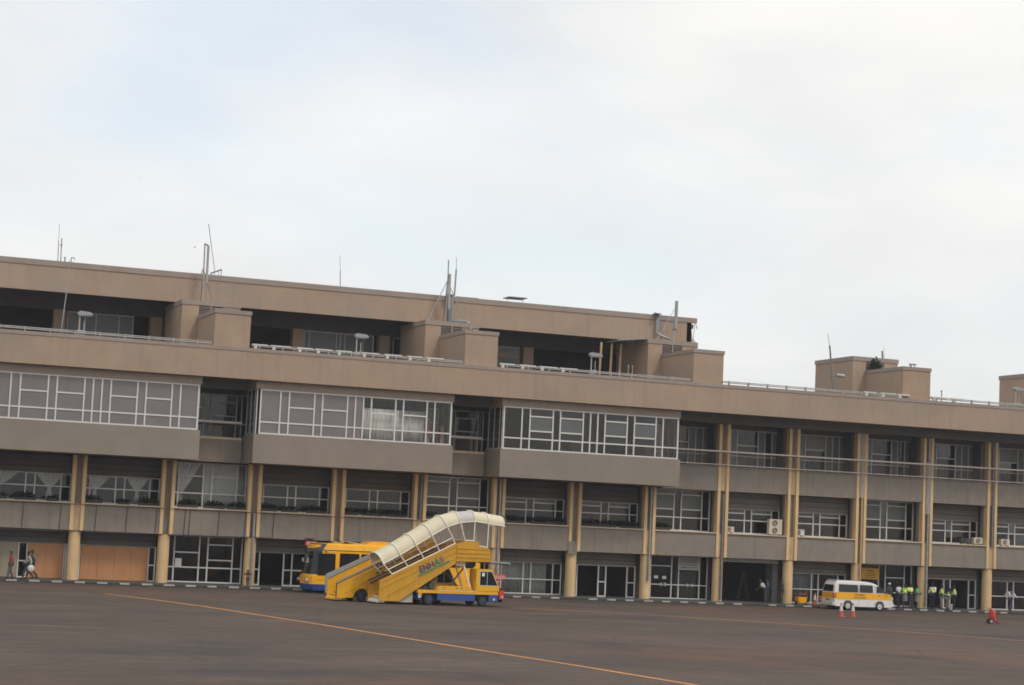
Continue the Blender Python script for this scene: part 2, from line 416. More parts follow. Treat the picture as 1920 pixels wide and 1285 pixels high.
for i in range(I0, I1):
    X = BAY*i
    if kinds[i] == 'shutter':
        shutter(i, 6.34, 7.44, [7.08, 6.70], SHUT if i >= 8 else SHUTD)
        bars = [(0,5,5.54)]
        sp = []
        if i >= 5:
            bars += [(1,2,6.02),(3,4,6.02)]
            sp = [(1,6.03,6.4,1),(3,6.03,6.4,1),(1,5.55,6.0,2),(3,5.55,6.0,2)]
        window(X, 4.63, 6.338, 1.5, MU, bars, (ALU,GLASS,SKYGREY,DARKB), special=sp)
    else:
        bars = [(0,5,5.54)]; sp = []
        if i >= 4:
            bars += [(1,2,7.08),(3,4,7.08),(1,2,6.08),(3,4,6.08)]
            sp = [(1,6.1,7.0,1),(3,6.1,7.0,1),(1,5.56,6.06,2),(3,5.56,6.06,2),(1,7.1,7.5,2),(3,7.1,7.5,2)]
        else: bars += [(1,2,6.6),(3,4,6.6)]
        window(X, 4.63, 7.44, 1.5, MU, bars, (ALU,GLASS,SKYGREY,DARKB), special=sp)
# ground floor windows
for i in range(I0, I1):
    X = BAY*i
    if i == 8:
        s = MB(); s.box(X+.4,X+5.0,1.1,1.5,2.76,2.94); s.tube([(X+.4,1.05,2.72),(X+5.0,1.05,2.72)], .05); s.build('shutter', ALUD, B)
        s = MB(); s.box(X+.3,X+.42,1.2,1.5,0,2.75); s.build('door_jamb', SOFF, B); s = MB(); s.box(X+4.62,X+5.04,1.2,2.2,0,2.75); s.build('door_jamb', SOFF, B)
        continue
    if kinds[i] == 'shutter':
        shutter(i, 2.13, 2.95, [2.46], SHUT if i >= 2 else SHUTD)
        if i in (-1, 0):
            mats = (ALU, GLASSG)
            if i == 0: window(X, 0, 2.128, 1.5, [.30,.55,4.72,5.12], [(0,1,1.0),(2,3,1.0)], mats, pane_skip=(1,))
            else: window(X, 0, 2.128, 1.5, [.30,2.3,2.8,5.0,5.12], [(1,2,1.0),(3,4,1.0)], mats, pane_skip=(0,2))
        elif i in (6, 11): window(X, 0, 2.128, 1.5, MU, [(2,3,1.0),(4,5,1.0)], (ALU,GLASSG), pane_skip=(1,3), fw=.085)
        elif i == 2: window(X, 0, 2.128, 1.5, MU, [(0,1,1.0),(2,5,1.0)], (ALU,GLASSG), pane_skip=(1,), fw=.085)
        else: window(X, 0.02, 2.128, 1.5, MU, [(0,5,1.0)], (ALU,GLASSG))
    else:
        bars = [(0,5,.97)]
        if i == 1: bars += [(1,2,1.88),(3,4,2.4),(3,4,1.45)]
        else: bars += [(1,2,2.22),(3,4,2.02)]
        window(X, .03, 2.95, 1.5, MU, bars, (ALU,GLASSG), fw=.085 if i == 1 else .065)
# plywood boards
def boards(i, a, b, n, mt, z1=2.06):
    X = BAY*i; s = MB(); w = (b-a)/n
    for j in range(n): s.box(X+a+j*w+.006, X+a+(j+1)*w-.006, 1.40+.006*(j%2), 1.445, .02, z1)
    s.build('boarding', mt, B)
boards(-1, .36, 2.24, 2, BEIGE); boards(-1, 2.86, 4.94, 2, PLY); boards(0, .6, 4.66, 4, PLY)
# projecting glazed boxes
def gbox(x0, x1, kind):
    s = MB(); s.box(x0, x1, -2.5, -2.3, 7.5, 9.28); s.box(x0, x0+.2, -2.299, .4, 7.5, 9.28); s.box(x1-.2, x1, -2.299, .4, 7.5, 9.28); s.box(x0+.201,x1-.201,-2.299,.4,7.5,7.7)
    s.build('box_spandrel', GREYB, B)
    s = MB(); s.box(x0, x1-.05, -2.5, -2.28, 12.03, 12.6); s.box(x0, x0+.2, -2.279, .3, 12.03, 12.6); s.box(x1-.25, x1-.05, -2.279, .3, 12.03, 12.6)
    n = int((x1-x0)/.18)
    for j in range(n): s.box(x0+.05+j*.18, x0+.13+j*.18, -2.512, -2.501, 12.04, 12.59)
    s.build('header', HEADER, B)
    e = x1-.22
    off = [12.30,11.07,10.52,8.92,8.41,6.81,6.3,5.78,5.26,3.68,3.16,1.61,1.09,0]
    mu = [e-q for q in off]
    wide = (2,4,8,10)
    bars = [(0,13,10.02)]
    if kind == 'film':
        for j in wide: bars.append((j,j+1,11.0))
        window(0, 9.285, 12.025, -2.42, mu, bars, (ALU,FILM), fw=.085)
    elif kind == 'half':
        for j in wide: bars.append((j,j+1,11.0))
        sp = [(j,9,12.1,1) for j in range(0,7)]
        window(0, 9.285, 12.025, -2.42, mu, bars, (ALU,GLASS,FILM), fw=.085, special=sp)
    else:
        for j in wide: bars += [(j,j+1,11.47),(j,j+1,10.53)]
        sp = [(j,10.5,11.5,1) for j in wide] + [(j,11.5,12.1,2) for j in wide] + [(j,10.0,10.55,2) for j in wide]
        window(0, 9.285, 12.025, -2.42, mu, bars, (ALU,GLASS,SKYGREY,DARKB), fw=.085, special=sp)
    # side glazing
    for sx in (x0+.12, x1-.16):
        f = MB(); ys = [-2.35,-1.9,-.9,.1]
        for y in ys: f.box(sx-.035, sx+.035, y-.04, y+.04, 9.285, 12.025)
        for a, b in zip(ys[:-1], ys[1:]):
            for z in (9.32,11.99): f.box(sx-.03, sx+.03, a+.041, b-.041, z-.035, z+.035)
        w = f.build('window', ALUD, B)
        q = MB(); q.add([(sx,-2.35,9.3),(sx,.1,9.3),(sx,.1,12),(sx,-2.35,12)], [(0,1,2,3)]); q.build('pane', DARKB, w)
gbox(-6.25, 6.6, 'film'); gbox(9.9, 22.75, 'half'); gbox(25.95, 38.65, 'clear')
# a back partition inside the boxes
# balcony and recess windows
for i in range(7, I1):
    X = BAY*i
    window(X, 8.32, 11.82, 2.5, [.62,1.16,1.69,2.21,3.84,4.39,4.95,5.48,6.01], [(0,8,10.0),(3,4,10.75)], (ALU,GLASS,GREYC), special=[(q,8,12,1) for q in ((2,4,5,6) if i % 2 else (0,1,4,6,7,2))] + ([(3,10.8,12,1)] if i % 3 == 0 else []))
for X0 in (5.4, 21.6):
    window(X0, 8.32, 11.82, 1.9, [.6,1.75,2.3,2.75,4.35,4.7,5.1], [(0,6,10.0),(0,2,10.9),(3,4,11.3),(3,4,10.45)], (ALUD,GLASS,SKYGREY), special=[(0,9,12,1)])
s = MB(); s.box(XL,XR,2.3,2.75,11.83,12.6); s.build('lintel', SOFF, B)
# railings
def railing(x0, x1, y, zt=10.12, zb=9.22, r=.058, nm='railing'):
    s = MB(); s.tube([(x0,y,zt),(x1,y,zt)], r); s.tube([(x0,y,zb),(x1,y,zb)], .032, n=6)
    x = x0+.08
    while x < x1:
        s.box(x-.008,x+.008,y+.05,y+.066,9.0,zt-.03, 1); x += .13
    s.build(nm, [RAILP, TAUPE], B)
railing(38.68, XR, -.09); railing(6.7, 9.75, .2, 10.0, 9.95); railing(22.9, 25.7, .2, 10.0, 9.95)
# terrace kerb pipes
s = MB()
segs = [(-9,6.9),(9.35,23.0),(25.5,39.0),(41.35,55.1),(57.5,71.2)]
for a, b in segs:
    s.tube([(a,-2.92,14.56),(b,-2.92,14.52)], .035); s.tube([(a,-2.84,14.65),(b,-2.84,14.62)], .03)
    x = a+.5
    while x < b-.3:
        s.box(x-.03,x+.03,-2.97,-2.8,14.421,14.68); x += 1.45
s.build('terrace_pipe', OFFW, B)
for a, b in ((9.4,16.0),(16.3,22.8),(25.5,31.5),(52.2,57.2),(57.6,61.5)):
    x = a
    while x < b-1.2:
        s = MB(); w = random.uniform(.9,1.25); s.box(x, x+w, -2.98, -2.76, 14.60+random.uniform(0,.02), 14.70)
        s.box(x+.1,x+.28,-2.97,-2.8,14.421,14.598); x += w+random.uniform(.15,.4); s.build('cable_tray', WHITE, B)
# terrace blocks
for q in range(-1, 5):
    X = 7.05+16.1*q
    s = MB(); s.box(X, X+2.2, -2.78, 2.19, 14.43, 16.42); s.build('vent_block', TANSIDE, B)
    s = MB(); s.box(X-.05, X+2.25, -2.83, 2.19, 16.422, 16.66); s.build('coping', TANCAP, B)
    s = MB(); s.box(X-1.05, X+2.65, 2.2, 7.5, 14.1, 17.33); s.build('stair_tower', TANSIDE, B)
    s = MB(); s.box(X-1.1, X+2.7, 2.15, 7.55, 17.332, 17.63); s.build('coping', TANCAP, B)
    l = MB()
    for j in range(9): l.prism([(0,0)]*0 or [(2.1,16.48+j*.09),(2.19,16.53+j*.09),(2.19,16.48+j*.09)], 0, 1.45)
    # louver slats run along x: swap axes
    l.v = [(X+.05+y_, x_+.03, z_) for (x_,y_,z_) in l.v]
    lo = l.build('louvre', TANCAP, B)
    d = MB(); d.box(X+.03, X+1.52, 2.19, 2.197, 16.44, 17.32); d.box(X+.72,X+.8,2.1,2.189,16.44,17.32,1); d.build('louvre_recess', [DARKI, TANCAP], lo)
# roof storey
s = MB(); s.box(XL, 42.55, 4.5, 4.75, 17.66, 19.25); s.build('roof_fascia', TAN, B)
s = MB(); s.box(XL, 42.95, 4.45, 4.8, 19.252, 19.6); s.build('coping', TANCAP, B)
s = MB(); s.box(XL, 42.4, 4.76, 13, 18.8, 19.1); s.build('roof_slab', SOFF, B)
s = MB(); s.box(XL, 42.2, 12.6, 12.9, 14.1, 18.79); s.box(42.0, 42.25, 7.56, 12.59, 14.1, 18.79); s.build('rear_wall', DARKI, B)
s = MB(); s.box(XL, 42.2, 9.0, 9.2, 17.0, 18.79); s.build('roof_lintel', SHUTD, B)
for X in (-9.5,-.95,5.3,14.9,21.0,31.6):
    s = MB(); s.box(X-.02, X+.72, 8.6, 9.3, 14.1, 17.0); s.build('roof_column', TANSIDE, B)
ww = ((-.1,[.05,1.2,1.9,3.4,4.3],0),(15.75,[.05,.4,2.3,2.55,2.9,4.2,4.9],0),(5.95,[.2,1.6],1),(21.9,[.2,1.6,2.3],1),(28.2,[.05,1.6,3.2],1))
for X, mu, dk in ww:
    window(X, 14.12, 16.98, 9.1, mu, [(0,len(mu)-1,15.1)], (ALUD, DARKB if dk else SKYGREY))
s = MB(); s.box(28.2,31.4,9.0,9.3,16.2,16.5); s.build('roof_beam', TANSIDE, B)
# patched canopy and props by the third tower
s = MB(); s.prism([(36.0,17.35),(38.3,17.62),(38.3,17.67),(36.0,17.40)], 2.4, 4.4); s.build('lean_to_roof', GALV, B)
for X in (36.2, 36.9, 35.4):
    s = MB(); s.tube([(X,4.0,14.1),(X+.08,4.0,17.3)], .09, n=8); s.build('prop', CREAMD, B)
# broken return at the end of the roof fascia
s = MB(); s.add([(42.5,4.5,19.25),(42.72,4.5,17.7),(42.72,4.75,17.7),(42.5,4.75,19.25),(42.2,4.5,19.25),(42.2,4.5,17.7)], [(0,1,5,4),(0,3,2,1)]); s.build('torn_cladding', TAN, B)
s = MB(); s.box(42.3,42.9,4.9,7.4,18.9,19.2); s.tube([(42.9,4.7,19.2),(42.86,4.8,17.9)], .02); s.tube([(42.8,4.9,18.2),(43.25,4.9,17.8)], .03)
s.box(42.72,43.35,5.0,5.3,17.55,17.66); s.tube([(42.92,4.6,19.25),(43.05,4.6,18.85)], .025); s.build('torn_flashing', GALVD, B)
# festoon cable looped over the first spandrels
s = MB()
s.tube([(x, -.05-.02*(i%2), z) for i,(x,z) in enumerate([(-8,2.86),(-4,2.87),(0,2.88),(3,2.92),(6,2.95),(9,2.97),(12.05,3.02)])], .022, n=6)
s.tube([(x, -.06, z) for x,z in [(-8,4.5),(-2,4.51),(3,4.53),(8,4.5),(12.05,4.5),(17,4.46),(23,4.5)]], .018, n=6)
for x in (-3.2,-1.0,1.1,2.95,4.75,6.5,6.8,8.6,10.25,12.05): s.tube([(x,.05,2.95),(x+.05,.05,4.5)], .022, n=6)
s.build('festoon_cable', DGREY, B)
# door furniture on the glazed doors of the eighth bay
s = MB()
for x in (39.45,39.75,41.45,41.78): s.lathe([(.1,-.04),(.13,0),(.1,.04)], (x,1.42,.97), axis='y', n=14)
s.build('door_handle', OFFW, B)

# ------------------------------------------------------------------ curtains
def swag(name, X, w, pinch, ztop, zp, zbot, Y, label):
    m = MB(); n = 26; rows = [(ztop,1,0),(ztop-(ztop-zp)*.5,.62,.5),(zp+.1,.2,1),(zp,.13,1),(zp-.15,.16,1),(zbot,.3,1)]
    vs = []
    for z, k, t in rows:
        for j in range(n+1):
            u = j/n; cx = X+w*u; tx = X+pinch
            x = tx+(cx-tx)*k; vs.append((x, Y+.05*math.sin(u*34)*max(k,.25), z))
    m.add(vs, [(r*(n+1)+j, r*(n+1)+j+1, (r+1)*(n+1)+j+1, (r+1)*(n+1)+j) for r in range(len(rows)-1) for j in range(n)], 0, True)
    o = m.build(name, CURT); md = o.modifiers.new('thickness','SOLIDIFY'); md.thickness = .008
    return tag(o, label, 'curtain', 'net curtains at the first floor windows')
swag('curtain', -4.9, 1.6, .3, 6.36, 5.4, 4.7, 1.75, 'white curtain tied in at the leftmost first floor window, cut by the photo edge')
swag('curtain', -2.35, 1.7, .85, 6.36, 5.4, 4.7, 1.75, 'white curtain gathered to a point just left of the first full cream column')
swag('curtain', .75, 1.4, .45, 6.36, 5.4, 4.7, 1.75, 'white curtain gathered to a point just right of the first full cream column')
swag('curtain', 3.1, 1.4, .7, 6.36, 5.4, 4.7, 1.75, 'white pinched curtain in the middle of the second first floor bay')
swag('curtain', 6.2, 1.5, .2, 7.4, 5.5, 4.7, 1.75, 'tall white curtain swept to the left in the tall third bay window')
def drape(X0, X1, z0, z1, Y, label, mt=CURT, amp=.05, group='net curtains at the first floor windows'):
    m = MB(); n = int((X1-X0)*22); vs = []
    for z in (z1, (z0+z1)/2, z0):
        for j in range(n+1): vs.append((X0+(X1-X0)*j/n, Y+amp*math.sin(j*1.1)*(.6+.4*math.sin(j*.37)), z))
    m.add(vs, [(r*(n+1)+j, r*(n+1)+j+1, (r+1)*(n+1)+j+1, (r+1)*(n+1)+j) for r in range(2) for j in range(n)], 0, True)
    o = m.build('curtain', mt); md = o.modifiers.new('thickness','SOLIDIFY'); md.thickness = .008
    return tag(o, label, 'curtain', group)
drape(7.8, 10.5, 4.68, 7.4, 1.72, 'straight pleated white curtain filling the right half of the tall third bay window', M('bright_net', (.62,.60,.56), .9, .05, 3, streak=.2))
drape(16.6, 20.9, 9.4, 11.3, -2.12, 'crumpled white curtain behind the clear panes of the middle glazed box', M('crumpled_white_cloth', (.85,.80,.72), .9, .18, 2.5, streak=.4, streak_col=(.34,.27,.22)), .07, 'cloth behind the glazed box')
drape(27.5, 31.2, .05, 2.1, 1.75, 'white net curtain behind the ground floor window right of the boarding stairs', M('grey_net', (.62,.61,.56), .9, .08, 3, streak=.3), .04, 'ground floor curtains')
drape(49.0, 51.4, .05, 2.1, 1.75, 'grey curtain behind the ground floor window beside the white and yellow van', M('blue_grey_net', (.48,.49,.48), .9, .1, 3, streak=.3), .05, 'ground floor curtains')
drape(40.7, 42.3, .05, 2.0, 1.85, 'dim grey curtain behind the right glass door under the white notice board', M('dim_net', (.17,.165,.16), .9, .1, 3, streak=.3), .05, 'ground floor curtains')
for x, w, z1, lab in ((20.95,.28,10.9,'narrow orange brown board standing left inside the middle glazed box'),(21.98,.22,10.5,'short orange brown board at the right end inside the middle glazed box')):
    s = MB(); s.box(x, x+w, -2.2, -2.15, 9.35, z1); s.box(x+.02, x+w-.02, -2.14, -2.05, 9.35, 9.42); tag(s.build('wooden_board', PLY), lab, 'board')

# ------------------------------------------------------------------ planters
def leaf_cloud(m, cx, cy, z0, rx, ry, h, n, sz, mi=0):
    for _ in range(n):
        a = random.uniform(0,2*PI); r = math.sqrt(random.random()); hh = random.random()**.8
        x = cx+rx*r*math.cos(a); y = cy+ry*r*math.sin(a); z = z0+h*hh*(1-.45*r*r)*random.uniform(.75,1.15)
        d = Vector((random.uniform(-1,1),random.uniform(-1,1),random.uniform(.1,1))).normalized()*sz*random.uniform(.6,1.4)
        w = d.cross(Vector((random.uniform(-1,1),random.uniform(-1,1),random.uniform(-1,1)))).normalized()*sz*.32
        P = Vector((x,y,z)); m.add([P, P+d*.5+w, P+d, P+d*.5-w], [(0,1,2,3)], mi)
def proto_planter(L, h, n):
    t = thing('planter', 'planter', 'planter')
    s = MB(); s.prism([(-L/2,0),(-L/2-.03,.17),(L/2+.03,.17),(L/2,0)], -.1, .1); s.build('trough', M('dark_trough', (.05,.045,.04), .8), t)
    m = MB(); leaf_cloud(m, 0, 0, .12, L/2, .16, h, n, .13); m.build('foliage', LEAF, t)
    return t
PP = [proto_planter(.95,.26,190), proto_planter(1.25,.34,300), proto_planter(.7,.2,130)]
used = [0,0,0]
def planter(kind, X, label, flip=0):
    t = PP[kind] if not used[kind] else copy_tree(PP[kind]); used[kind] = 1
    t.location = (X, .55, 4.626); t.rotation_euler.z = PI*flip
    t['label'] = label; t['group'] = 'planters along the first floor sill'
bn = {-1:'first',0:'second',1:'third',2:'fourth',3:'fifth',5:'bay just right of the stairs canopy',6:'bay',7:'tall bay'}
for k, X, lab in (
 (1,-4.75,'low dark green planter at the far left photo edge on the first sill'),
 (1,-3.05,'wide dark green planter in the middle of the leftmost sill'),
 (2,-1.45,'short dark green planter left of the first full cream column'),
 (1,.9,'wide dark planter just right of the first full cream column'),
 (2,2.85,'short planter in the middle of the second sill from the left'),
 (1,4.35,'wide planter at the right end of the second sill from the left'),
 (1,6.75,'planter under the swept white curtain at the tall third window'),
 (1,8.4,'planter under the middle of the tall third window'),
 (1,9.9,'planter below the straight white curtain, right end of third sill'),
 (1,11.75,'dark planter at the left end of the sill above the dark doorway'),
 (0,13.2,'low planter mid sill above the dark doorway'),
 (1,14.9,'dark planter at the right end of the sill above the bus front'),
 (1,17.0,'dark planter at the left end of the sill above the yellow bus roof'),
 (1,18.6,'bushy planter in the middle of the sill above the yellow bus roof'),
 (1,20.2,'dark planter at the right end of the sill above the yellow bus roof'),
 (1,22.4,'planter at the tall window just left of the stairs canopy'),
 (1,28.3,'dim planter just right of the stairs canopy on the sill'),
 (1,30.1,'bushy planter in the middle of the sill right of the stairs canopy'),
 (1,31.4,'planter at the right end of the sill right of the stairs canopy'),
 (1,33.6,'tall bushy planter at the left of the sill above the open double doorway'),
 (1,34.9,'tallest bushy planter mid sill above the open double doorway'),
 (1,36.6,'low planter at the right end of the sill above the open double doorway'),
 (1,38.9,'lone dark bush on the sill above the glass doors with two papers')):
    planter(k, X, lab, random.randint(0,1))

# ------------------------------------------------------------------ air conditioners
def ac(x0, x1, z0, z1, fans, label, casing=ACW, y=.35, grille=False):
    t = thing('air_conditioner', label, 'air conditioner', ((x0+x1)/2, y, z0), 0, 'air conditioners on the first floor sills')
    w = (x1-x0)/2; h = z1-z0
    s = MB(); s.box(-w, w, 0, .34, .05, h); s.build('casing', casing, t, bevel=.02)
    s = MB(); s.box(-w+.1,-w+.16,.02,.32,0,.049); s.box(w-.16,w-.1,.02,.32,0,.049); s.build('foot', DGREY, t)
    for k in range(fans):
        zc = .05+(h-.05)*(k+.5)/fans; r = min((h-.05)/fans*.40, w*.62)
        if grille:
            s = MB()
            for j in range(7): s.box(-w*.86, w*.1, -.02, -.002, zc-.17+j*.052, zc-.145+j*.052)
            s.box(w*.45,w*.75,-.01,-.002,h*.78,h*.9); s.build('grille', DGREY, t); continue
        cx = -w*.15
        s = MB(); s.lathe([(r,-.02),(r,-.002)], (cx,0,zc), axis='y', n=24); s.build('fan', DGREY, t)
        s = MB(); s.lathe([(r*.24,-.035),(r*.24,-.021)], (cx,0,zc), axis='y', n=14)
        for rr in (.55,.8,1.0):
            pts = [(cx+r*rr*math.cos(a*PI/10), -.03, zc+r*rr*math.sin(a*PI/10)) for a in range(21)]
            s.tube(pts, .008, n=4, cap=False)
        s.build('fan_guard', ACW if casing is not DGREY else DGREY, t)
ac(43.62,44.3,4.63,5.06,1,'small cream air conditioner at the left end of the sill above the open garage')
ac(46.98,48.0,4.63,5.72,2,'large cream air conditioner with two stacked fans')
ac(49.05,49.75,4.63,5.1,1,'small white air conditioner with a flat grille, right of the two fan unit',WHITE,grille=True)
ac(62.5,63.3,4.63,5.06,1,'black box shaped air conditioner on the sill above the group in vests',DGREY)
ac(63.55,64.35,4.63,5.14,1,'cream air conditioner next to the black unit, above the hi-vis group')
ac(65.85,66.6,4.63,5.12,1,'cream air conditioner nearest the right photo edge, right of the last full column')

# ------------------------------------------------------------------ rooftop antennas, lamps
def poles(name, label, cat, segs, group=None, mats=(GALV,GALVD,OFFW)):
    """segs: list of (part_name, [pts], r, mat_index)"""
    p0 = segs[0][1][0]
    t = thing(name, label, cat, p0, 0, group)
    for nm, pts, r, mi in segs:
        s = MB(); s.tube([tuple(Vector(q)-Vector(p0)) for q in pts], r, n=8); s.build(nm, mats[mi], t)
    return t
poles('antenna', 'tall pale thin antenna above the left end of the roof', 'antenna', [('mast',[(-1.17,7,19.1),(-1.22,7,21.2)],.03,2),('whip',[(-1.22,7,21.2),(-1.24,7,22.3)],.016,2)], 'roof antennas')
poles('antenna', 'shorter bluish antenna beside the tall pale one at the left roof end', 'antenna', [('mast',[(-1.0,7,19.1),(-1.03,7,21.4)],.035,0),('collar',[(-1.03,7,20.9),(-1.03,7,21.0)],.06,1)], 'roof antennas')
poles('roof_stub', 'short grey pipe stub beside the antennas at the left roof end', 'vent pipe', [('pipe',[(-.75,7,19.1),(-.75,7,20.15)],.045,0),('cap',[(-.75,7,20.15),(-.75,7,20.2)],.07,1)])
poles('roof_stub', 'small hooked pipe right of the left antennas', 'vent pipe', [('pipe',[(-.35,7,19.1),(-.35,7,20.2)],.03,0),('hook',[(-.35,7,20.2),(-.2,7,20.22),(-.12,7,20.1)],.03,1)])
poles('whip_aerial', 'long thin leaning pole in front of the upper left fascia', 'aerial', [('mast',[(-1.85,-1.2,14.42),(-1.68,-1.2,17.0)],.035,0),('whip',[(-1.68,-1.2,17.0),(-1.6,-1.2,19.0)],.022,0)])
poles('antenna_mast', 'white double pole antenna on tripod legs above the first stair tower', 'antenna', [
 ('mast',[(7.53,3.5,17.63),(7.46,3.5,21.45)],.05,2),('panel',[(7.72,3.5,18.95),(7.70,3.5,21.3)],.08,2),('bracket',[(7.46,3.5,21.42),(7.70,3.5,21.32)],.05,1),
 ('leg',[(7.46,3.5,19.85),(6.7,3.4,17.63)],.025,1),('leg',[(7.46,3.5,19.85),(8.2,3.4,17.63)],.025,1),('leg',[(7.46,3.5,19.85),(7.6,4.4,17.63)],.025,1),
 ('cable',[(7.7,3.45,18.95),(7.6,3.4,18.75),(7.3,3.4,18.6),(7.0,3.4,18.85),(6.95,3.4,19.2),(7.1,3.6,19.5)],.014,1)])
poles('antenna', 'thin dark whip antenna leaning left out of a small roof frame', 'antenna', [('whip',[(8.95,7,19.1),(8.93,7,20.3),(8.6,7,22.0),(8.36,7,23.25)],.022,1),
 ('frame',[(8.68,7,20.0),(9.4,7,20.32)],.045,1),('frame',[(9.4,7,20.32),(9.33,7,19.1)],.03,0),('frame',[(8.72,7,20.0),(8.95,7,19.1)],.03,1),('frame',[(9.2,7,20.2),(9.18,7,19.1)],.02,0)], 'roof antennas')
poles('antenna', 'faint pale antenna standing alone on the middle of the roof', 'antenna', [('mast',[(17.56,7,19.1),(17.47,7,21.0)],.035,2),('whip',[(17.47,7,21.0),(17.38,7,22.0)],.018,2)], 'roof antennas')
poles('antenna_mast', 'braced antenna mast with a long pale panel on the second stair tower', 'antenna', [
 ('mast',[(23.9,3.5,17.63),(23.93,3.5,21.1),(23.91,3.5,21.9)],.045,0),('panel',[(24.08,3.45,18.6),(24.04,3.45,20.95)],.09,2),
 ('leg',[(23.9,3.5,20.5),(22.6,3.4,17.63)],.03,0),('leg',[(23.9,3.5,20.5),(25.4,3.4,17.63)],.03,0),('leg',[(23.9,3.5,20.5),(24.0,4.3,17.63)],.03,1),('base_plate',[(23.75,3.5,17.66),(24.1,3.5,17.66)],.07,1)])
poles('antenna', 'pale whip antenna right of the braced mast', 'antenna', [('mast',[(24.62,4.0,19.6),(24.66,4.0,21.4)],.06,0),('whip',[(24.66,4.0,21.4),(24.64,4.0,22.2)],.02,2)], 'roof antennas')
def duct(X, label, pts, w):
    t = thing('cable_duct', label, 'duct', (X,4.2,19.3))
    for j, (a, b) in enumerate(zip(pts[:-1], pts[1:])):
        s = MB(); a = Vector(a)-Vector((X,4.2,19.3)); b = Vector(b)-Vector((X,4.2,19.3))
        s.tube([a,b], w*(1-.12*j), n=4); s.build('duct_section', GALV, t)
    s = MB(); s.box(-.25,.2,-.25,.3,.3,.36); s.build('flashing', GALVD, t)
duct(24.4, 'bluish grey metal duct dropping over the roof edge beside the braced mast', [(24.42,4.6,19.7),(24.45,4.25,19.55),(24.55,4.25,17.9),(25.2,2.6,17.75),(25.25,2.0,17.2)], .2)
duct(39.75, 'grey metal duct bent over the roof edge at the broken right end', [(39.7,4.6,19.68),(39.85,4.25,19.4),(39.8,4.25,18.3),(40.0,4.0,18.1),(40.6,3.7,17.85)], .15)
poles('antenna_mast', 'tall grey panel antenna on the tower at the right roof end', 'antenna', [('mast',[(40.62,3.5,17.2),(40.72,3.5,19.0)],.075,0),('panel',[(40.78,3.4,18.6),(40.80,3.4,20.55)],.12,0),('brace',[(40.7,3.5,20.0),(39.4,3.4,17.7)],.02,2),('clamp',[(40.6,3.4,18.55),(40.85,3.4,18.6)],.06,1)])
def panel(x0, x1, z, label):
    t = thing('roof_panel', label, 'roof panel', (x0,7,19.1), 0, 'low racks on the roof')
    s = MB(); s.box(0, x1-x0, -.6, .6, z-19.1, z-19.04); s.build('plate', GALVD, t)
    for q in (.1, x1-x0-.1):
        s = MB(); s.tube([(q,0,0),(q,0,z-19.1)], .02, n=6); s.build('leg', GALV, t)
panel(29.45,30.8,20.15,'flat dark plate raised on thin legs on the roof'); panel(25.6,27.2,19.82,'low dark plate lying right of the braced mast')
def flood(X, label, y=-2.6, h=1.2, w=.6):
    t = thing('floodlight', label, 'floodlight', (X,y,14.43), 0, 'floodlights along the terrace')
    s = MB(); s.tube([(0,0,0),(0,0,h)], .045, n=8); s.tube([(.28,.0,0),(.28,0,h*.75)], .03, n=8); s.build('post', OFFW, t)
    s = MB(); s.prism([(-.1,h-.02),(-.16,h+.1),(-.02,h+.24),(w,h+.2),(w+.16,h+.0)], -.2, .2); s.build('lamp_head', GALV, t, bevel=.01)
    s = MB(); s.box(-.05,w,-.15,.15,h-.05,h-.021); s.build('lens', LENS, t)
    s = MB(); s.box(-.12,.35,-.12,.12,0,.3); s.build('base_box', OFFW, t)
flood(-1.0,'white floodlight on the terrace edge at the left of the photo'); flood(16.05,'floodlight on the terrace edge in front of the middle recess'); flood(31.95,'grey floodlight on the terrace edge left of the third stair tower')
flood(64.75,'floodlight near the block at the right photo edge')
poles('lamp_pole', 'leaning dark pole with a small side lamp in front of the free standing block', 'pole', [('pole',[(50.63,-1.5,14.43),(50.22,-1.5,17.8)],.06,1),('whip',[(50.22,-1.5,17.8),(50.04,-1.5,18.6)],.02,0),('arm',[(50.3,-1.5,15.7),(50.75,-1.5,15.72)],.04,1),('lamp',[(50.75,-1.6,15.78),(51.35,-1.6,15.76)],.13,0)])
poles('roof_stub', 'stubby pipe on top of the free standing block', 'vent pipe', [('pipe',[(57.2,3,17.63),(57.18,3,18.2)],.06,1),('cap',[(57.18,3,18.2),(57.18,3,18.25)],.08,1)])
poles('antenna', 'thin aerial on top of the free standing block', 'antenna', [('mast',[(57.95,4,17.63),(57.94,4,18.2)],.025,0),('whip',[(57.94,4,18.2),(57.92,4,18.7)],.012,2)], 'roof antennas')
t = poles('vent_cowl', 'small capped vent on the lower part of the free standing block', 'vent', [('pipe',[(56.75,-1.5,16.66),(56.75,-1.5,16.95)],.08,0),('pipe',[(57.05,-1.5,16.66),(57.05,-1.5,16.95)],.04,0),('cap',[(56.62,-1.5,16.98),(57.18,-1.5,16.98)],.05,1)])
poles('roof_stub', 'small upright pipe on the terrace edge right of the free standing block', 'vent pipe', [('pipe',[(58.6,-2.6,14.43),(58.6,-2.6,15.1)],.035,0),('cap',[(58.6,-2.6,15.1),(58.6,-2.6,15.2)],.06,1)])
for X, lab in ((34.6,'thin white marker rod on the terrace edge right of the grey floodlight'),(34.9,'red and white marker rod on the terrace edge right of the grey floodlight')):
    poles('marker_rod', lab, 'rod', [('rod',[(X,-2.6,14.43),(X,-2.6,15.1)],.025,2),('tip',[(X,-2.6,15.1),(X,-2.6,15.25)],.04,2)])
t = thing('shrub', 'dark green bush growing out of the louvre of the free standing block', 'shrub', (56.0,1.95,16.55))
m = MB(); leaf_cloud(m, 0, 0, .0, .42, .25, 1.0, 420, .17); m.build('foliage', LEAF2, t)
m = MB(); m.tube([(0,.15,0),(.03,.05,.4),(0,0,.8)], .03, n=6); m.build('stem', WOOD, t)

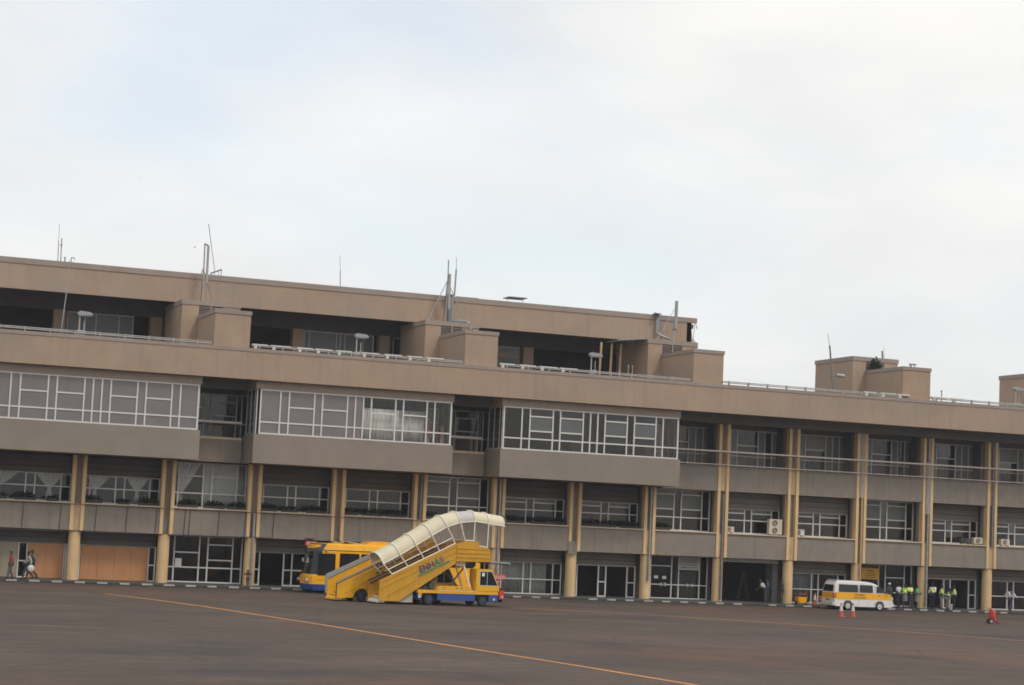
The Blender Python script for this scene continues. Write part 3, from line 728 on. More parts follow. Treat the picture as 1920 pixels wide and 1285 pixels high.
# birds
def bird(P, label, s=.2, rz=0):
    t = thing('bird', label, 'bird', P, rz, 'birds in the sky')
    m = MB(); m.ball((0,0,0), s*.55, s*.16, s*.16); m.add([(-s*.5,0,0),(-s*.95,s*.12,0),(-s*.95,-s*.12,0),(-s*.5,0,.03*s)], [(0,1,3),(0,3,2),(0,2,1)]); m.ball((s*.55,0,s*.05), s*.17,s*.12,s*.12); m.build('body', BIRDM, t)
    for q in (-1,1):
        m = MB(); a = [(.25*s,q*.1*s,.05*s),(-.25*s,q*.1*s,.05*s),(-.15*s,q*.6*s,.3*s),(.22*s,q*.6*s,.3*s),(-.2*s,q*1.1*s,.16*s)]
        m.add(a+[(x,y,z-.02*s) for x,y,z in a], [(0,1,2,3),(3,2,4),(5,8,7,6),(8,9,7),(0,3,8,5),(1,6,7,2),(3,4,9,8),(2,7,9,4)]); m.build('wing', BIRDM, t)
bird((-.05,-30,16.49),'dark bird flying left of the white double pole antenna',.085,.3); bird((-2.77,-30,19.48),'small dark bird in the sky at the left',.06,1)
bird((11.29,-30,24.85),'small bird high in the middle of the sky',.05,2); bird((41.96,-30,28.1),'tiny bird high at the right of the sky',.05,.2); bird((42.58,-30,15.31),'small dark bird low in the sky at the right above the terrace',.06,1.4)

# ------------------------------------------------------------------ wheels
def wheel(parent, x, y, z, r, w, rim=BLUEW, hub=DGREY, side=-1):
    s = MB(); s.lathe([(r*.62,-w/2),(r*.93,-w/2),(r,-w*.32),(r,w*.32),(r*.93,w/2),(r*.62,w/2)], (x,y,z), axis='y', n=28); wh = s.build('wheel', BLACK, parent)
    s = MB(); yy = y+side*w/2
    s.lathe([(r*.64,-.012),(r*.6,.02),(r*.3,.0),(r*.24,-.03),(r*.05,-.032)] if side < 0 else [(r*.64,.012),(r*.6,-.02),(r*.3,0),(r*.24,.03),(r*.05,.032)], (x,yy,z), axis='y', n=22); s.build('rim', rim, wh)
    return wh

# ------------------------------------------------------------------ passenger stairs trucks
SL = (3.41-1.26)/(5.2-.57)
def stair_truck(loc, rz, label, canopy):
    t = thing('boarding_stairs', label, 'boarding stairs', loc, rz, 'mobile boarding stairs on the apron')
    t.scale = (.95,.95,.97)
    hw = .78
    yp = YEL2 if canopy else YEL3
    def slope(u): return 1.26+(u-.57)*SL
    for s_ in (-1,1):
        y0, y1 = (s_*hw-.035, s_*hw+.035)
        low = 0 if canopy or s_ > 0 else .20
        m = MB(); m.prism([(.57,.16),(1.78 if canopy else 1.05,.18),(5.28,2.38),(5.28,3.48-low),(.57,1.26-low)], y0, y1)
        o = -.05 if s_ < 0 else .05
        # pressed ribs along the slope
        for k in ((.30,.36) if canopy else (.16,.24)) + (() if canopy else ()):
            pass
        for fr in (.28,.62,.92):
            a = (.60, .16+(1.26-.16)*fr); b = (5.25, 2.38+(3.48-2.38)*fr)
            if fr < .5: a = (1.05, .16+(b[1]-.16-SL*0)*0+.30)
            w = .03
            m.prism([(a[0],a[1]-w),(b[0],b[1]-w),(b[0],b[1]+w),(a[0],a[1]+w)], s_*hw+o-.02, s_*hw+o+.02)
        m.build('side_panel', yp, t)
        # platform panel
        m = MB(); m.prism([(5.3,2.5),(7.52,2.54),(7.45,3.30),(6.75,3.40),(6.73,3.66),(5.9,3.68),(5.3,3.50)], y0, y1)
        for z in (2.75,3.0,3.25): m.box(5.32,7.42,s_*hw+o-.018,s_*hw+o+.018,z-.025,z+.025)
        m.build('platform_panel', yp, t)
        if canopy:
            m = MB(); m.prism([(.54,1.20),(.60,1.20),(5.3,3.44),(5.3,3.50),(.54,1.29)], s_*hw-.05, s_*hw+.05); m.build('handrail', YEL2 if s_ < 0 else BRONZE, t)
            if s_ > 0:
                m = MB(); m.prism([(1.2,1.60),(5.2,3.49),(5.2,3.66),(1.2,1.78)], hw-.02, hw+.02); m.build('upper_panel', YEL2, t)
                m = MB(); m.prism([(.6,1.0),(5.25,3.16),(5.25,3.30),(.6,1.14)], hw-.10, hw-.036); m.build('inner_handrail', BRONZE, t)
                for j in range(8):
                    u = 1.3+j*.5; z = 1.60+(u-1.2)*.4725
                    m = MB(); m.box(u, u+.26, hw-.09, hw-.021, z+.05, z+.12); m.build('bracket', BRONZE, t)
        else:
            b = 1.26-low; e_ = 3.48-low
            if s_ > 0: m = MB(); m.prism([(.50,.40),(.62,.40),(.62,1.20),(5.3,3.42),(5.3,3.62),(.50,1.44)], hw-.05, hw+.05); m.build('handrail', GALV, t)
            else:
                m = MB(); m.prism([(.54,b-.04),(5.3,e_-.04),(5.3,e_+.02),(.54,b+.02)], -hw-.05, -hw+.05); m.build('handrail', GALV, t)
            m = MB(); m.prism([(.56,.2),(.60,.2),(.60,b-.12),(5.28,e_-.12),(5.28,e_-.07),(.56,b-.07)], s_*hw-.045, s_*hw+.045); m.build('dark_edging', DGREY, t)
    # flight of steps inside and its underside
    m = MB(); n = 17
    for j in range(n):
        u = .75+j*(5.3-.75)/n; z = .34+j*(2.72-.34)/n
        m.box(u, u+.30, -hw+.036, hw-.036, z-.03, z)
        m.box(u+.27,u+.30, -hw+.036, hw-.036, z+.001, z+.12, 1)
    m.build('steps', [YELD, YEL2], t)
    m = MB(); m.prism([(1.8,.30 if canopy else .72),(5.28,2.42),(5.28,2.50),(1.8,.40 if canopy else .80)], -hw+.04, hw-.04); m.build('stringer_underside', yp, t)
    m = MB(); m.box(5.3,7.5,-hw+.036,hw-.036,2.5,2.6); m.build('platform', YELD, t)
    m = MB(); m.prism([(.5,.08),(.95,.08),(.95,.40),(.5,.14)], -hw+.04, hw-.04); m.build('foot_plate', WHITE if canopy else YEL3, t)
    m = MB(); m.prism([(1.72,.12),(2.75,.12),(2.75,.70),(2.6,.72)] if canopy else [(3.0,.25),(3.3,.25),(3.3,.7),(3.0,.7)], -.6, .6); m.build('tail_guard', M('dirty_white_guard', (.52,.45,.37), .7, .1, 2, streak=.3), t)
    # dark flexible bumper at the aircraft end
    m = MB(); m.tube([(7.5,-hw,2.5),(8.85,-hw+.1,2.47)], .07); m.tube([(7.5,hw,2.5),(8.85,hw-.1,2.47)], .07); m.tube([(8.85,-hw+.1,2.47),(8.85,hw-.1,2.47)], .10); m.box(7.5,8.8,-hw+.1,hw-.1,2.47,2.52); m.build('dock_bumper', M('grey_bumper', (.20,.19,.185), .7, .1, 3), t)
    # logo lettering on both outer faces
    ang = math.atan(SL)
    def lett(txt, u, du, mat, size, z0=-.62):
        return text_mesh('lettering', txt, size, mat, t, face_front((u, -hw-.078, slope(u)+z0), ang), .004, .0, .95)
    lett('EN', 3.06, 0, NAVY, .50); lett('H', 3.63, 0, NAVY, .50); lett('A', 3.97, 0, GREEN, .54); lett('S', 4.33, 0, NAVY if not canopy else GALVD, .50)
    m = MB(); m.prism([(2.95,slope(2.95)-.79),(4.85,slope(4.85)-.79),(4.85,slope(4.85)-.69),(2.95,slope(2.95)-.69)], -hw-.082, -hw-.072); m.build('green_stripe', GREEN, t)
    # chassis
    m = MB(); m.box(2.9,8.05,-.95,.95,.68,.86); m.build('deck', YEL3, t)
    m = MB(); m.box(4.15,6.55,-.93,-.86,.30,.679); m.box(4.15,6.55,.86,.93,.30,.679); m.box(7.45,8.05,-.93,.93,.28,.679); m.box(2.92,3.15,-.93,.93,.3,.679)
    m.box(3.0,8.0,-.5,.5,.3,.6); m.build('skirt', BLUE, t)
    m = MB(); m.box(4.2,6.6,-.965,-.951,.83,.861); m.build('trim_strip', RAILW, t)
    m = MB(); m.box(2.93,3.1,-.97,-.935,.42,.62); m.build('rear_lamp', WHITE, t)
    m = MB(); m.box(2.98,3.14,-.972,-.936,.50,.68); m.build('rear_marker', SIGNY, t)
    if not canopy:
        m = MB(); m.prism([(1.55,.36),(1.62,.36),(1.72,.62),(1.90,.74),(2.25,.74),(2.42,.60),(2.50,.36),(2.9,.36),(2.9,.86),(2.5,1.0),(1.85,.86),(1.55,.62)], -.92, -.80)
        m.prism([(1.1,.22),(1.6,.22),(1.6,.42),(1.25,.42)], -.9, .9); m.build('fender', YEL3, t)
        m = MB(); m.box(1.6,2.9,-.6,.6,.3,.7); m.build('axle_frame', DGREY, t)
    for x in ((3.61,7.06) if canopy else (2.1,6.9)):
        wheel(t, x, -.83, .29, .29, .22); wheel(t, x, .83, .29, .29, .22, side=1)
    # machinery and engine cover
    m = MB(); m.box(3.1,4.1,-.5,.5,.87,1.25); m.tube([(3.2,-.6,1.2),(4.2,-.6,1.5)], .07); m.tube([(3.4,-.55,.9),(3.9,-.5,1.45)], .05); m.lathe([(.18,-.1),(.18,.1)], (3.9,-.6,1.1), axis='y', n=14); m.build('machinery', DGREY, t)
    m = MB(); m.prism([(4.05,.87),(4.22,1.10),(6.2,1.10),(6.45,.87)], -.94, .94); m.build('engine_cover', YEL3, t, bevel=.02)
    m = MB()
    for x in (4.5,5.3,5.6): m.box(x,x+.12,-.945,-.9405,.98,1.03)
    m.build('vent_slots', DGREY, t)
    m = MB(); m.tube([(6.45,-.55,.9),(5.95,-.55,2.2)], .065); m.tube([(6.45,.55,.9),(5.95,.55,2.2)], .065); m.tube([(5.95,-.6,2.22),(5.95,.6,2.22)], .05); m.build('lifting_ram', RAILW, t)
    m = MB(); m.box(5.5,6.1,-.4,.4,2.25,2.49); m.build('lift_bracket', RAILW, t)
    m = MB(); m.tube([(5.1,-.3,1.0),(6.0,-.3,2.1)], .05); m.tube([(6.1,.2,.9),(5.0,.2,2.0)], .05); m.build('scissor_arm', DGREY, t)
    # cab
    cab = [(6.58,.87),(8.12,.87),(8.12,1.12),(7.62,2.05),(7.5,2.12),(6.7,2.12),(6.58,2.06)]
    m = MB(); m.prism(cab, -.92, .0); cb = m.build('cab', YEL3, t, bevel=.02)
    m = MB(); m.prism([(6.85,1.22),(7.98,1.22),(7.58,1.98),(6.85,1.98)], -.932, -.9225); m.build('side_window', VGLASS, cb)
    m = MB(); m.prism([(6.81,1.18),(8.03,1.18),(7.6,2.02),(6.81,2.02)], -.9235, -.921); m.build('window_seal', ALUD, cb)
    m = MB(); m.box(7.28,7.31,-.936,-.933,1.22,1.98); m.build('window_bar', ALUD, cb)
    m = MB(); m.box(6.95,7.12,-.937,-.933,1.72,1.92); m.build('sticker', PAPER, cb)
    m = MB(); m.add([(8.128,-.85,1.16),(8.128,-.07,1.16),(7.66,-.07,2.02),(7.66,-.85,2.02)], [(0,1,2,3)]); m.build('windscreen', VGLASS, cb)
    # front tyre and reflector
    m = MB(); m.lathe([(.14,-.13),(.4,-.13),(.42,0),(.4,.13),(.14,.13)], (8.28,-.55,.68), axis='x', n=24); m.build('spare_tyre', BLACK, t)
    m = MB(); m.box(8.415,8.44,-.72,-.5,.42,.95); m.box(8.1,8.4,-.99,-.94,.45,.95); m.build('reflector', RED, t)
    m = MB(); m.lathe([(.07,-.03),(.07,0)], (7.78,-.935,.42), axis='y', n=14); m.lathe([(.06,-.02),(.06,0)], (8.28,-.99,.58), axis='y', n=14); m.build('headlight', LENS, t)
    m = MB(); m.box(7.9,8.75,-.7,.7,.24,.31); m.build('front_plate', DGREY, t)
    if not canopy: return t
    # barrel canopy on hoops
    EA = [(.72,2.20),(1.73,2.73),(2.70,3.30),(3.67,3.89),(4.62,4.42),(5.45,4.70),(6.38,4.80),(7.28,4.72),(8.4,4.60)]
    FO = [(1.35,1.62),(2.3,2.10),(3.28,2.58),(4.25,3.02),(5.2,3.50),(5.82,3.70),(6.38,3.68),(7.27,3.32),(8.42,4.55)]
    rise = .60
    def arc(e, k=17):
        L = []
        for j in range(k):
            a = PI*j/(k-1); b = math.sin(a)**.8; L.append((e[0]-.30*b*(1 if e[0] < 5 else .0 if e[0] > 6 else .5), -hw*1.04*math.copysign(abs(math.cos(a))**.85, math.cos(a)), e[1]+rise*b))
        return L
    A = [arc(e) for e in EA]
    for i in range(len(EA)-1):
        m = MB(); vs = A[i]+A[i+1]; k = 17
        m.add(vs, [(j,j+1,k+j+1,k+j) for j in range(k-1)], 0, False)
        o = m.build('canopy_sheet', CANOPYG if i == 5 else CANOPY, t)
        md = o.modifiers.new('thickness','SOLIDIFY'); md.thickness = .012
    for i, e in enumerate(EA):
        m = MB(); L = [(FO[i][0],-hw,FO[i][1])] + [(x,y*1.03,z+.028) for x,y,z in A[i]] + [(FO[i][0],hw,FO[i][1])]
        if i == 8: L = L[1:-1]
        m.tube(L, .034 if i < 8 else .045, n=8); m.build('hoop', RAILW if i < 8 else DGREY, t)
    m = MB()
    for s_ in (-1,1):
        m.tube([(EA[i][0], s_*hw*1.04, EA[i][1]) for i in range(9)], .024, n=6)
        m.tube([(1.3,s_*hw,1.66),(5.22,s_*hw,3.52)], .034, n=8); m.tube([(1.05,s_*hw,1.90),(4.95,s_*hw,3.80)], .030, n=8)
        m.tube([(5.82,s_*hw,3.72),(6.4,s_*hw,3.70)], .03, n=8); m.tube([(6.75,s_*hw,3.42),(7.3,s_*hw,3.36)], .03, n=8)
    m.build('guard_rail', RAILW, t)
    return t
stair_truck((13.01,-16.93,GZ), .1, 'yellow passenger stairs truck with a cream arched canopy and a blue chassis', True)
stair_truck((11.2,-14.9,GZ), .1, 'open yellow passenger stairs without a canopy, left of and behind the covered stairs', False)

# ------------------------------------------------------------------ bus
def bus():
    t = thing('apron_bus', 'yellow airport bus with dark windows and a blue skirt parked behind the stairs', 'bus', (12.95,-5.2,GZ))
    L, Wd = 11.0, 2.5
    def sect(x, ins, z0, z1, crown): return None
    # body: plan outline with a rounded front, by height rings
    def ring(front, z, ins=0):
        P = []
        for a in range(9):
            q = -PI/2+PI*a/8
            P.append((front+.62*(1-math.cos(q))+ins, Wd/2+(Wd/2-ins)*math.sin(q), z))
        P += [(L-ins, Wd-ins, z), (L-ins, ins, z)]
        return P
    def shell(rings, name, mt, par=t, cap=True):
        m = MB(); n = len(rings[0]); vs = [q for r in rings for q in r]
        m.add(vs, [(i*n+j, i*n+(j+1)%n, (i+1)*n+(j+1)%n, (i+1)*n+j) for i in range(len(rings)-1) for j in range(n)])
        if cap: m.add(rings[0], [list(range(n))]); m.add(rings[-1], [list(range(n))])
        return m.build(name, mt, par)
    b = shell([ring(0,.55),ring(.0,1.05),ring(.12,1.1),ring(.30,2.55),ring(.34,2.62),ring(.38,2.9,.05),ring(.6,3.0,.2)], 'body', YEL)
    shell([ring(.02,.22,.05),ring(.0,.549)], 'skirt', BLUE)
    # dark glass: wrap-round windscreen
    def wrap(z0, z1, f0, f1, out=.012):
        m = MB(); R0, R1 = ring(f0, z0), ring(f1, z1); k = 9
        a = [(x-out,y+(y-Wd/2)*.012,z) for x,y,z in R0[:k]]; c = [(x-out,y+(y-Wd/2)*.012,z) for x,y,z in R1[:k]]
        m.add(a+c, [(j,j+1,k+j+1,k+j) for j in range(k-1)]); return m
    wrap(1.14, 2.56, .125, .30).build('windscreen', VGLASS, t)
    wrap(2.57, 2.98, .305, .56, .014).build('windscreen_header', DGREY, t)
    def rr(x0, x1, z0, z1, r=(.06,.06,.06,.06)):
        P = []
        for (cx,cz,a0,q) in ((x1-r[0],z0+r[0],-PI/2,r[0]),(x1-r[1],z1-r[1],0,r[1]),(x0+r[2],z1-r[2],PI/2,r[2]),(x0+r[3],z0+r[3],PI,r[3])):
            for k in range(6): P.append((cx+q*math.cos(a0+k*PI/10), cz+q*math.sin(a0+k*PI/10)))
        return P
    x = 0
    wins = [(.66,1.74,1.08,2.40,(.32,.1,.03,.03))] + [(2.0+1.33*j, 3.22+1.33*j, 1.22, 2.44,(.07,.07,.07,.07)) for j in range(4)] + [(7.32,8.3,1.22,2.44,(.07,.07,.07,.07)),(8.42,9.7,1.85,2.44,(.07,.07,.07,.07)),(9.8,10.7,1.85,2.44,(.28,.05,.05,.05))]
    for w in wins:
        for yy in ((-.02,-.004),(Wd+.004,Wd+.02)):
            m = MB(); m.prism(rr(*w), *yy); m.build('window', VGLASS, t)
    for j in range(2):
        m = MB(); m.prism(rr(9.2,10.85,.62,1.5,(.1,.1,.1,.1)), -.03, -.004); m.build('engine_hatch', YEL, t); break
    m = MB(); m.box(.7,L-.05,-.022,-.003,2.58,2.62); m.build('gutter', DGREY, t)
    m = MB(); m.box(1.15,1.75,-.012,-.003,2.47,2.55); m.build('name_strip', M('pale_yellow_strip', (.62,.52,.25), .5), t)
    m = MB(); m.prism([(1.0,2.46),(1.12,2.55),(1.24,2.46)], -.014, -.003); m.build('emblem', BLACK, t)
    m = MB(); m.box(.7,L-.05,-.012,-.003,.80,.83); m.build('body_seam', M('dark_yellow_seam', (.40,.21,.02), .5), t)
    for x in (2.7,8.6):
        m = MB(); m.prism([(x-.6,.3),(x-.5,.75),(x-.3,.95),(x+.3,.95),(x+.5,.75),(x+.6,.3)], -.025, -.004); m.build('wheel_arch', DGREY, t)
        wheel(t, x, .12, .44, .44, .28, GALVD); wheel(t, x, Wd-.12, .44, .44, .28, GALVD, side=1)
    # front fittings
    for y in (.45, Wd-.45):
        m = MB(); m.box(.03,.14,y-.22,y+.22,.72,.88); m.build('headlight', LENS, t)
        m = MB(); m.box(.02,.16,y-.3,y+.3,.69,.719); m.build('lamp_bezel', RED, t)
    for y, z, w, h in ((1.75,1.95,.28,.24),(.75,1.95,.42,.28)):
        m = MB(); x0 = .14+.62*(1-math.cos(math.asin(max(-1,min(1,(y-Wd/2)/(Wd/2))))))
        m.box(x0-.03+.02, x0-.005+.02, y-w/2, y+w/2, z-h/2, z+h/2); m.build('paper_notice', PAPER, t)
    m = MB(); m.tube([(.35,-.02,2.55),(-.12,-.25,2.5),(-.15,-.25,2.25)], .03); m.box(-.22,-.1,-.36,-.14,1.9,2.35); m.build('mirror', DGREY, t)
    for y in (.9,1.6):
        m = MB(); m.tube([(.1,y,1.18),(.18,y+.25,1.75)], .015, n=5); m.build('wiper', BLACK, t)
    # roof pods
    m = MB(); m.prism([(3.6,2.95),(3.95,3.14),(4.3,3.22),(5.1,3.22),(5.5,3.06),(8.6,3.06),(9.0,2.95)], .45, Wd-.45); m.build('roof_pod', YEL, t, bevel=.04)
    m = MB(); m.tube([(2.3,.3,3.0),(2.25,.35,3.16),(3.3,.4,3.04)], .03); m.tube([(2.6,.5,3.0),(3.6,.5,3.02)], .025); m.tube([(2.0,.8,2.98),(2.5,.8,3.15)], .03); m.build('roof_bar', M('pale_roof_bar', (.62,.48,.22), .5), t)
    m = MB(); m.tube([(6.2,.4,3.07),(6.6,.4,3.2),(9.2,.4,3.2)], .03, n=6); m.build('roof_cable', DGREY, t)
bus()

# exit sign hung in front of the doorway
t = thing('exit_sign', 'small red exit sign with white letters hung above the yellow bus front', 'sign', (14.46,-.3,2.62))
m = MB(); m.box(-.36,.36,0,.06,0,.27); m.build('board', REDD, t)
m = MB(); m.tube([(-.25,.03,.27),(-.25,.03,.45)], .012, n=5); m.tube([(.25,.03,.27),(.25,.03,.45)], .012, n=5); m.box(-.28,.28,.0,.4,.45,.47); m.build('hanger', GALVD, t)
text_mesh('lettering', 'EXIT', .22, WHITE, t, face_front((-.24,-.004,.07)), .003)

# ------------------------------------------------------------------ minibus van
def van():
    t = thing('minibus', 'white minibus with a broad yellow stripe parked at the kerb', 'van', (49.5,-4.3,GZ))
    t.scale = (.93,.95,.96)
    L, Wd = 4.98, 1.75
    prof = [(0.02,.30),(0,.55),(0,1.18),(.10,1.75),(.22,1.97),(.4,2.03),(1.5,2.05),(2.9,2.0),(3.35,1.92),(3.7,1.78),(4.45,1.24),(4.72,1.12),(4.90,.86),(4.98,.60),(4.96,.34),(4.8,.26),(.2,.26)]
    m = MB(); n = len(prof)
    secs = []
    for y, k in ((0,.0),(.03,.02),(.12,.035),(Wd-.12,.035),(Wd-.03,.02),(Wd,0)):
        secs.append(y)
    # body with tumblehome: sections across the width, roof edge rounded
    def section(y, drop):
        tum = []
        for x, z in prof:
            zz = z-drop*(1 if z > 1.5 else .25 if z > 1.1 else 0)
            xx = x+(drop*.8 if x < .5 else -drop*1.0 if x > 4.3 else 0)
            tum.append((xx, y, zz))
        return tum
    rows = [section(0,.10), section(.03,.06), section(.10,.02), section(.3,0), section(Wd-.3,0), section(Wd-.10,.02), section(Wd-.03,.06), section(Wd,.10)]
    for r_ in rows:
        pass
    def inset(row, s_):
        out = []
        for x, y, z in row:
            ty = max(0, z-1.2)*.12
            out.append((x, y+ty*s_, z))
        return out
    rows = [inset(r_, 1 if i < 4 else -1) for i, r_ in enumerate(rows)]
    vs = [q for r_ in rows for q in r_]
    m.add(vs, [(i*n+j, i*n+(j+1)%n, (i+1)*n+(j+1)%n, (i+1)*n+j) for i in range(7) for j in range(n)])
    m.add(rows[0], [list(range(n))]); m.add(rows[-1], [list(range(n))])
    body = m.build('body', M('white_van_paint', (.74,.72,.68), .35, .04, 2, coat=.2, streak=.3, streak_col=(.52,.47,.40)), t)
    def ys(z): return max(0, z-1.2)*.12
    def sidepoly(P, name, mt, off=.010, th=.008, both=True, par=t):
        for s_ in ((0,1) if both else (0,)):
            m = MB()
            a = [(x, (ys(z)-off) if s_ == 0 else Wd-ys(z)+off, z) for x, z in P]; b = [(x, (ys(z)-.001) if s_ == 0 else Wd-ys(z)+.001, z) for x, z in P]
            k = len(P); m.add(a+b, [list(range(k)), list(range(k,2*k))]+[(i,(i+1)%k,k+(i+1)%k,k+i) for i in range(k)])
            m.build(name, mt, par)
    sidepoly([(.08,.77),(4.84,.77),(4.90,.90),(4.66,1.16),(4.45,1.20),(.06,1.22)], 'yellow_stripe', YEL, .008)
    for x0, x1 in ((.40,1.98),(2.12,3.22)):
        sidepoly([(x0,1.26),(x1,1.26),(x1-.02,1.76),(x0+.02,1.78)], 'side_window', VGLASS, .012)
    sidepoly([(3.50,1.26),(4.32,1.26),(3.72,1.70),(3.52,1.72)], 'door_window', VGLASS, .012)
    sidepoly([(3.36,.40),(3.38,.40),(3.38,1.72),(3.36,1.72)], 'door_seam', DGREY, .011)
    sidepoly([(2.04,.40),(2.055,.40),(2.055,1.76),(2.04,1.76)], 'door_seam', DGREY, .011)
    sidepoly([(3.62,1.04),(3.78,1.04),(3.78,1.08),(3.62,1.08)], 'door_handle', DGREY, .02)
    sidepoly([(-.0+.02,.84),(.16,.84),(.18,1.16),(.06,1.16)], 'tail_light', RED, .014)
    sidepoly([(4.74,.82),(4.90,.80),(4.86,.98),(4.72,1.06)], 'headlight', LENS, .014)
    # stripe lettering, too small to read in the photo: two lines of dark green strokes
    m = MB(); random.seed(3)
    for row, (z, h) in enumerate(((1.04,.10),(.90,.06))):
        x = 1.62 if row else 1.72
        while x < (2.62 if row else 2.48):
            w = random.uniform(.03,.07); m.box(x, x+w, -.016, -.0095, z, z+h*random.uniform(.8,1)); x += w+.025
    m.box(1.55,2.7,-.015,-.0095,.84,.86); m.build('lettering', SIGNG, t)
    # rear
    def rear(P, name, mt, off=.01):
        m = MB(); k = len(P)
        def rx(z): return 0 if z < 1.18 else (z-1.18)*.175 if z < 1.75 else .1+(z-1.75)*.55
        a = [(rx(z)-off, y, z) for y, z in P]; b = [(rx(z)+.004, y, z) for y, z in P]
        m.add(a+b, [list(range(k)), list(range(k,2*k))]+[(i,(i+1)%k,k+(i+1)%k,k+i) for i in range(k)]); m.build(name, mt, t)
    rear([(.18,1.26),(1.57,1.26),(1.48,1.72),(.27,1.72)], 'rear_window', VGLASS)
    rear([(.06,.80),(1.69,.80),(1.68,1.19),(.07,1.19)], 'yellow_stripe', YEL, .006)
    for y in (.03, Wd-.15): rear([(y,.84),(y+.12,.84),(y+.12,1.16),(y,1.16)], 'tail_light', RED, .016)
    rear([(.62,.62),(1.12,.62),(1.12,.74),(.62,.74)], 'number_plate', M('red_number_plate', (.45,.10,.06), .5), .016)
    m = MB(); m.box(-.10,.10,.04,Wd-.04,.30,.52); m.build('rear_bumper', M('off_white_bumper', (.60,.57,.52), .5), t, bevel=.03)
    m = MB(); m.box(4.82,5.05,.05,Wd-.05,.30,.55); m.build('front_bumper', M('off_white_bumper2', (.66,.63,.58), .5), t, bevel=.04)
    m = MB(); m.add([(4.40,.2,1.29),(4.40,Wd-.2,1.29),(3.76,Wd-.26,1.755),(3.76,.26,1.755)], [(0,1,2,3)])
    m.v = [(x+.018,y,z+.02) for x,y,z in m.v]; m.build('windscreen', VGLASS, t)
    m = MB(); m.box(.25,.6,.25,Wd-.25,2.03,2.075); m.build('roof_spoiler', WHITE, t, bevel=.015)
    for x in (1.15,3.79):
        sidepoly([(x-.38,.25),(x-.34,.52),(x-.18,.68),(x+.18,.68),(x+.34,.52),(x+.38,.25)], 'wheel_arch', DGREY, .012)
        wheel(t, x, .09, .30, .30, .2, M('hubcap_%d' % int(x*10), (.55,.53,.50), .4, .1, 4)); wheel(t, x, Wd-.09, .30, .30, .2, GALV, side=1)
    m = MB(); m.box(.3,4.7,.25,Wd-.25,.16,.259); m.build('underbody', DGREY, t)
    m = MB(); m.tube([(4.3,-.02,1.25),(4.38,-.14,1.28)], .02, n=6); m.box(4.3,4.42,-.26,-.13,1.2,1.36); m.build('mirror', DGREY, t)
van()

# ------------------------------------------------------------------ cones, signs and small things
def cone(loc, label):
    t = thing('traffic_cone', label, 'traffic cone', loc, 0, 'traffic cones round the van')
    s = MB(); s.box(-.21,.21,-.21,.21,0,.05); s.build('base', CONEO, t, bevel=.01)
    s = MB(); s.lathe([(.16,.051),(.11,.36)], n=18); s.build('lower_cone', CONEO, t)
    s = MB(); s.lathe([(.112,.361),(.06,.68)], n=18); s.build('white_sleeve', WHITE, t)
    s = MB(); s.lathe([(.062,.681),(.03,.84)], n=18); s.build('tip', CONEO, t)
cone((43.22,-15.87,GZ),'orange and white cone standing in front of the van, the left of two')
cone((44.36,-15.32,GZ),'orange and white cone standing in front of the van, the right of two')
cone((50.0,-.9,0),'orange and white cone on the pavement behind the van')
t = thing('barrier', 'low orange and white striped barrier behind the van', 'barrier', (50.6,-1.0,0))
for z in (.34,.52):
    s = MB()
    for j in range(4): s.box(-.35+j*.2,-.35+(j+1)*.2,-.03,.03,z,z+.12, j%2)
    s.build('plank', [CONEO, WHITE], t)
s = MB()
for x in (-.3,.4): s.tube([(x-.12,0,0),(x,0,.6)], .02); s.tube([(x+.12,0,0),(x,0,.6)], .02)
s.build('trestle', GALVD, t)
t = thing('hand_cart', 'yellow tub hand cart with an orange handle on the pavement right of a round column', 'cart', (48.85,-1.0,0))
s = MB(); s.prism([(-.28,.12),(-.36,.52),(.36,.52),(.28,.12)], -.28, .28); s.build('tub', YEL, t, bevel=.03)
s = MB(); s.tube([(-.38,-.2,.5),(-.42,-.2,.72),(.42,-.2,.72),(.38,-.2,.5)], .025); s.tube([(-.2,-.2,.72),(-.16,-.2,.92)], .02); s.tube([(.2,-.2,.72),(.24,-.2,.92)], .02); s.build('handle', CONEO, t)
for x in (-.36,.36):
    s = MB(); s.lathe([(.13,-.03),(.13,.03)], (x,0,.13), axis='x', n=16); s.build('wheel', BLACK, t)
s = MB(); s.lathe([(.10,0),(.13,.1),(.10,.2),(.03,.22)], (0,0,0), n=14); s.tube([(0,0,.2),(.05,.02,.3)], .015)
o = s.build('small_tin', GALV); o.location = (49.45,-1.1,0); tag(o, 'small pale tin on the pavement right of the yellow hand cart', 'tin')

t = thing('fire_extinguisher', 'large red wheeled fire extinguisher standing out on the apron', 'fire extinguisher', (51.6,-19.2,GZ), 0); t.scale = (1.05,1.0,.84)
s = MB(); s.lathe([(.05,.0),(.17,.05),(.19,.15),(.19,.75),(.15,.86),(.06,.9)], n=18)
Rm = Matrix.Rotation(-.10,3,'Y'); s.v = [tuple(Rm @ Vector(q) + Vector((.12,0,.1))) for q in s.v]; s.build('cylinder', RED, t)
s = MB(); s.tube([(.1,-.2,.2),(-.08,-.16,1.0),(-.25,-.12,1.12),(-.25,.12,1.12),(-.08,.16,1.0),(.1,.2,.2)], .022); s.build('handle', RED, t)
s = MB(); s.tube([(-.08,0,1.0),(.1,-.1,.95),(.28,-.1,.7),(.3,-.1,.4)], .022, n=6); s.build('hose', BLACK, t)
s = MB(); s.lathe([(.05,0),(.06,.05),(.03,.1)], (-.08,0,.97), n=10); s.build('valve', DGREY, t)
wheel(t, -.18, -.22, .17, .17, .07, GALV); wheel(t, -.02, .24, .17, .17, .07, GALV, side=1); wheel(t, .30, -.2, .12, .12, .06, RED)

